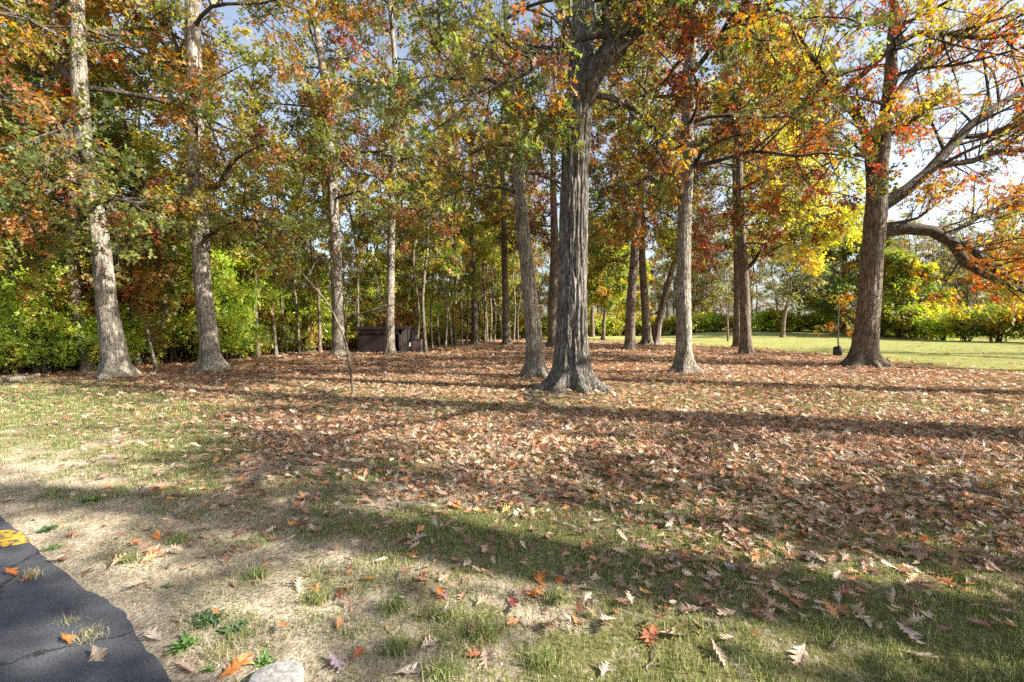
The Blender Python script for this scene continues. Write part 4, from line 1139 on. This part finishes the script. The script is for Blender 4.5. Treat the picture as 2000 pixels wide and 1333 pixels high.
def grass_density(x, y):
    g_ = np.clip(grass_w(x, y) + .5 * sstep(.56, .7, fbm(N1, x * 2.1 + 4, y * 2.6 + 2, 2)), 0, 1)
    tuft = sstep(.38, .62, fbm(N3, x * 4.3, y * 4.3, 3))
    return np.clip(g_ * (.12 + .95 * tuft), 0, 1) * (1 - .8 * litter_w(x, y)) * (1 - lawn_w(x, y)) * sstep(.02, .3, edge_dist(x, y))
gp, off = [], 0
GV, G4, G3, GT = [], [], [], []
for n, y0, y1, h, w in ((520000, 1.7, 4.5, .036, .0017), (420000, 4.5, 8, .042, .0028), (300000, 8, 14, .05, .0055)):
    x, y = sample(n, y0, y1, grass_density, rl)
    hh = h * (.45 + 1.0 * rl.random(len(x)) ** 1.5)
    col = pick('grass', len(x), rl) * (.75 + .5 * rl.random((len(x), 1)))
    V, F, t = blades(x, y, ground_z(x, y), hh, np.full(len(x), w), rl, col, 1.0)
    GV.append(V); G4.append(F[0] + off); G3.append(F[1] + off); GT.append(t); off += len(V)
tag(mesh('grass', np.concatenate(GV), [np.concatenate(G4), np.concatenate(G3)], M_GRASS, tint=np.concatenate(GT)), 'short patchy grass of the foreground', 'grass', kind='stuff')

# ------------------------------------------------------------------ small stones and crumbs of soil
def pebbles():
    n = 14000
    x, y = sample(n * 4, 1.7, 5.2, lambda a, b: np.clip(dirt_w(a, b), 0, 1) * .8 * sstep(-.22, .05, edge_dist(a, b)), rl)
    n = len(x)
    ico = np.array([(0, 0, 1), (.9, 0, .2), (.28, .85, .25), (-.72, .52, .2), (-.72, -.52, .2), (.28, -.85, .25), (0, 0, -.6)])
    F = np.array([[0, 1, 2], [0, 2, 3], [0, 3, 4], [0, 4, 5], [0, 5, 1], [6, 2, 1], [6, 3, 2], [6, 4, 3], [6, 5, 4], [6, 1, 5]])
    r = .0018 + .006 * rl.random(n) ** 6
    a = rl.random(n) * 6.28
    D = ico[None] * (1 + .35 * rl.normal(size=(n, 7, 1)) * .6)
    ca, sa = np.cos(a)[:, None], np.sin(a)[:, None]
    D = np.stack([D[..., 0] * ca - D[..., 1] * sa, D[..., 0] * sa + D[..., 1] * ca, D[..., 2] * .7], -1)
    V = np.c_[x, y, np.maximum(ground_z(x, y), 0) + r * .3][:, None] + D * r[:, None, None]
    c = np.array([(0.42, .40, .36), (.30, .25, .19), (.17, .135, .10), (.55, .53, .5)])[rl.choice(4, n, p=[.2, .38, .36, .06])]
    return V.reshape(-1, 3), (F[None] + (np.arange(n) * 7)[:, None, None]).reshape(-1, 3), np.repeat(c, 7, 0)
V, F, t = pebbles()
def tint_mat(name, rough=.9):
    m, n, l = newmat(name)
    at = n.new('ShaderNodeAttribute'); at.attribute_name = 'tint'
    d = n.new('ShaderNodeBsdfPrincipled'); d.inputs['Roughness'].default_value = rough
    l.new(at.outputs['Color'], d.inputs['Base Color'])
    o = n.new('ShaderNodeOutputMaterial'); l.new(d.outputs[0], o.inputs[0]); return m
tag(mesh('gravel', V, [F], tint_mat('crumb_stone'), tint=t), 'fine gravel and soil crumbs on the bare ground by the asphalt', 'gravel', kind='stuff')

# ------------------------------------------------------------------ single fallen leaves in the foreground
FCOL = {'tan': (.38, .28, .205), 'pale': (.44, .355, .29), 'orange': (.46, .155, .03), 'rust': (.30, .10, .045), 'dark red': (.20, .04, .035), 'brown': (.24, .13, .075), 'greyish purple': (.26, .19, .24)}
lm = {}
def leaf_obj(cn, k):
    if (cn, k) not in lm:
        V, F = shapes[k]
        rr = np.random.default_rng(k + len(cn)); c = np.array(FCOL[cn])[None] * (1 + .12 * rr.normal(size=(len(V), 1)))
        o_ = mesh('fallen_leaf', V - np.array([0, .5, 0]), [F], M_LITTER, tint=np.clip(c, .01, .9))
        lm[(cn, k)] = o_.data; bpy.data.objects.remove(o_)
    return lm[(cn, k)]
def fallen(x, y, cn, s, rng, label, group, k=None, z=None, rz=None):
    o_ = bpy.data.objects.new('fallen_leaf', leaf_obj(cn, int(rng.integers(6)) if k is None else k))
    COL.objects.link(o_)
    zz = max(float(ground_z(x, y)), 0.0) + .008 + .008 * rng.random() if z is None else z
    o_.location = (x, y, zz); o_.rotation_euler = (rng.normal() * .22, rng.normal() * .22, rng.random() * 6.28 if rz is None else rz); o_.scale = (s * rng.uniform(.85, 1.15), s, s)
    return tag(o_, label, 'fallen leaf', group)
rf = np.random.default_rng(21)
SPOT = [(190, 1285, 'tan', .15, 'pale tan oak leaf lying alone on the shaded asphalt'), (130, 1253, 'orange', .12, 'orange oak leaf on the asphalt beside a dry grass clump'), (22, 1122, 'orange', .13, 'orange leaf on the asphalt below the yellow paint'), (60, 1130, 'rust', .12, 'rust leaf in the dry grass on the asphalt'),
        (110, 1097, 'tan', .14, 'tan leaf straddling the asphalt edge below the yellow paint'), (300, 1250, 'pale', .14, 'pale upright oak leaf at the asphalt edge beside the green weeds'), (365, 1312, 'tan', .17, 'large tan oak leaf at the bottom edge left of the stone'),
        (460, 1318, 'orange', .18, 'large crumpled orange leaf beside the concrete stone'), (655, 1308, 'greyish purple', .15, 'purplish oak leaf right of the concrete stone'), (585, 1152, 'pale', .18, 'big pale oak leaf standing beside an orange one on bare soil'),
        (615, 1168, 'orange', .17, 'big bright orange oak leaf on bare soil'), (665, 1172, 'dark red', .15, 'dark red oak leaf right of the big orange one'), (722, 1140, 'orange', .08, 'small orange leaf alone on bare soil'), (812, 1064, 'pale', .2, 'broad pale leaf standing up in the middle foreground'),
        (262, 1070, 'orange', .14, 'orange oak leaf with spread lobes on pale sandy soil'), (300, 1090, 'orange', .15, 'long orange leaf on pale sandy soil'), (235, 1092, 'orange', .12, 'thin orange leaf on pale sandy soil near the asphalt'), (135, 1085, 'orange', .12, 'light orange leaf among weeds at the asphalt edge'),
        (138, 1055, 'orange', .1, 'yellow-orange leaf among weeds at the asphalt edge'), (860, 1172, 'orange', .15, 'orange leaf in a grass tuft in the middle foreground'), (440, 1098, 'rust', .1, 'small rust leaf at the edge of a grass patch on the soil'),
        (1318, 1253, 'tan', .2, 'long tan oak leaf among grass, right of the centre at the bottom'), (1275, 1243, 'rust', .14, 'rust leaf touching the long tan leaf at the bottom right of centre'), (1402, 1290, 'tan', .17, 'tan oak leaf in grass near the bottom, right of the long one'),
        (1562, 1295, 'tan', .19, 'wide tan oak leaf in grass at the lower right'), (1775, 1257, 'pale', .2, 'pale deeply lobed oak leaf in shade at the lower right'), (1795, 1300, 'pale', .17, 'pale oak leaf in shade at the very lower right'), (1635, 1183, 'pale', .14, 'pale leaf on shaded grass at the right, on its own'),
        (1432, 1120, 'greyish purple', .15, 'purplish leaf on shaded grass right of the centre'), (1315, 1120, 'pale', .15, 'pale oak leaf on shaded grass right of the centre'), (1055, 1140, 'orange', .15, 'orange leaf in a cluster on the central grass'), (1090, 1145, 'orange', .13, 'second orange leaf of the cluster on the central grass'),
        (1042, 1172, 'orange', .12, 'broad orange leaf below the cluster on the central grass'), (1140, 1158, 'pale', .13, 'pale leaf right of the orange cluster on the central grass'), (1350, 1205, 'tan', .16, 'tan leaf pair, left one, on grass right of the centre'), (1420, 1213, 'tan', .15, 'tan leaf pair, right one, on grass right of the centre'),
        (1375, 1190, 'rust', .13, 'rust leaf above a pair of tan leaves right of the centre'), (930, 1290, 'rust', .13, 'rust leaf on soil at the bottom centre'), (948, 1298, 'tan', .15, 'tan leaf touching a rust leaf at the bottom centre'), (838, 1272, 'pale', .14, 'pale leaf on bare soil at the bottom centre'), (700, 1290, 'rust', .13, 'rust brown leaf on dark soil right of the stone'), (795, 1328, 'pale', .16, 'pale lobed leaf at the bottom edge of the middle')]
for px, py, cn, s, lab in SPOT:
    p = G(px, py); fallen(p[0], p[1], cn, s * .78, rf, lab, None)
n = 0
names = list(FCOL)
while n < 250:
    y = 2.0 + 2.6 * rf.random() ** .6; x = (rf.random() * 2 - 1) * (1.15 * y)
    if edge_dist(x, y) < .06: continue
    if rf.random() > .08 + 1.0 * float(litter_w(x, y)) * .9: continue
    cn = names[int(rf.choice(7, p=[.34, .22, .1, .14, .05, .12, .03]))]
    zone = 'bare soil beside the asphalt' if (edge_dist(x, y) < 1.3 and x < .3) else ('grass in the left foreground' if x < -.6 else 'grass in the right foreground')
    fallen(x, y, cn, rf.uniform(.06, .115), rf, f'{cn} oak leaf scattered on {zone}', f'{cn} leaves scattered on {zone}')
    n += 1

# ------------------------------------------------------------------ weeds, tufts, twigs
def tuft(name, label, cat, px, py, n, h, w, pal, seed, lean=1.0, spread=.05, group=None, broad=False):
    n = n * 2
    spread = spread * (.5 if broad else .85)
    rng = np.random.default_rng(seed); p = G(px, py)
    h = h * .72 if broad else h
    x = rng.normal(size=n) * spread; y = rng.normal(size=n) * spread * .8
    z0 = max(float(ground_z(p[0], p[1])), 0.0)
    hh = h * (.5 + .8 * rng.random(n)); col = pick(pal, n, rng) * (.8 + .4 * rng.random((n, 1)))
    V, F, t = blades(x, y, np.zeros(n), hh, np.full(n, w), rng, col, lean)
    if broad:
        a = rng.random(n) * 6.28
        ax = np.c_[np.cos(a), np.sin(a), .35 + .6 * rng.random(n)]
        V, F3, t = scatter_leaves(np.c_[x * .7, y * .7, np.zeros(n)], ax, np.c_[-np.cos(a) * .5, -np.sin(a) * .5, np.ones(n)], hh * .62, col, (LTB[0] * np.array([.62, 1, 1]), LTB[1])); F = [F3]
    o_ = mesh(name, V, F, M_GRASS, tint=t); o_.location = (p[0], p[1], z0)
    return tag(o_, label, cat, group)
PAL['weed'] = [((.12, .26, .03), 3), ((.2, .36, .05), 2), ((.07, .15, .025), 2)]
PAL['darkweed'] = [((.05, .11, .035), 3), ((.08, .16, .04), 2)]
PAL['straw'] = [((.42, .37, .2), 3), ((.3, .27, .12), 2), ((.2, .2, .07), 1)]
tuft('weed_clump', 'bright green dandelion-like weed beside the asphalt edge', 'weed', 362, 1270, 42, .11, .003, 'weed', 1, broad=True, spread=.06)
tuft('weed_clump', 'dark green weed clump just above the bright weed', 'weed', 405, 1222, 60, .10, .003, 'darkweed', 2, broad=True, spread=.10)
tuft('weed_clump', 'dark green weed right of the dark weed clump', 'weed', 455, 1240, 40, .09, .003, 'darkweed', 3, broad=True, spread=.07)
tuft('weed_clump', 'small weed in the gap left of the stone', 'weed', 408, 1318, 16, .06, .003, 'weed', 4, broad=True, spread=.02)
tuft('weed_clump', 'green weed and grass against the left of the stone', 'weed', 520, 1302, 34, .08, .003, 'weed', 5, broad=True, spread=.06)
tuft('weed_clump', 'dark weed at the asphalt edge right of the yellow paint', 'weed', 95, 1040, 40, .09, .003, 'darkweed', 6, broad=True, spread=.08)
tuft('weed_clump', 'light green weed left of the bare patch, above the paint', 'weed', 180, 985, 36, .12, .003, 'weed', 7, broad=True, spread=.09)
tuft('weed_clump', 'green weed at the asphalt edge below the paint', 'weed', 105, 1075, 24, .07, .003, 'weed', 8, broad=True, spread=.06)
tuft('weed_clump', 'small light green weed on bare soil left of the centre', 'weed', 330, 1152, 14, .06, .003, 'weed', 9, broad=True, spread=.04)
for i, (px, py, lab) in enumerate([(770, 1200, 'spiky grass tuft on bare soil left of the centre'), (870, 1215, 'grass tuft right of the spiky tuft in the foreground'), (945, 1250, 'grass tuft on soil at the bottom centre'), (500, 1135, 'broad grass tuft on the sandy soil, left foreground'),
                                   (350, 1065, 'bright grass tuft on the pale sandy patch'), (245, 1103, 'tiny grass tuft on pale soil near the asphalt'), (1060, 1305, 'dark grass tuft at the bottom edge'), (1090, 1180, 'grass tuft left of the centre right foreground'), (620, 1180, 'grass tuft beside the big orange leaf'), (780, 1282, 'small grass tuft on dark soil'), (860, 1330, 'grass tuft at the bottom edge of the middle')]):
    tuft('grass_tuft', lab, 'grass tuft', px, py, 100, .075, .0022, 'grass', 30 + i, spread=.045, lean=1.3)
for i, (px, py, lab) in enumerate([(62, 1126, 'dry grass clump lying on the asphalt below the paint'), (172, 1245, 'dry yellowish grass clump on the asphalt'), (132, 1217, 'small dry sprig on the asphalt crack'), (430, 1290, 'straw-coloured grass left of the stone')]):
    tuft('dry_grass_clump', lab, 'dry grass', px, py, (45, 50, 20, 90)[i], .05, .0014, 'straw', 50 + i, spread=.045, lean=2.6)
def twig(label, pts_, r, seed):
    q = np.array([G(a, b) for a, b in pts_]); q[:, 2] = np.maximum(ground_z(q[:, 0], q[:, 1]), 0) + r + .012
    pth, rd = smooth_path(q, np.linspace(r, r * .4, len(q)), 14)
    pth += np.random.default_rng(seed).normal(size=pth.shape) * .003
    V, F = tubes(pth[None], rd[None], 7)
    b = np.random.default_rng(seed + 1)
    sidep = np.linspace(0, 1, 5)[:, None] * np.array([.05 * b.choice((-1, 1)), .06, .015]) + pth[6]
    V, F = merge([(V, F), tubes(sidep[None], np.linspace(r * .5, r * .2, 5)[None], 5)])
    tag(mesh('twig', V, F, M_PALEBARK, smooth=True), label, 'twig')
twig('thin pale curved twig on grass at the lower right', [(1628, 1285), (1632, 1268), (1650, 1256), (1680, 1254)], .004, 1)
twig('thin forked twig lying in grass at the bottom, right of the centre', [(1262, 1320), (1278, 1300), (1275, 1270), (1262, 1250)], .004, 2)
twig('short thin twig on shaded grass right of the centre', [(1385, 1165), (1415, 1158), (1430, 1148)], .004, 3)
twig('thin straw-like twig on the bare soil left of the centre', [(530, 1215), (560, 1203), (585, 1190)], .0025, 4)
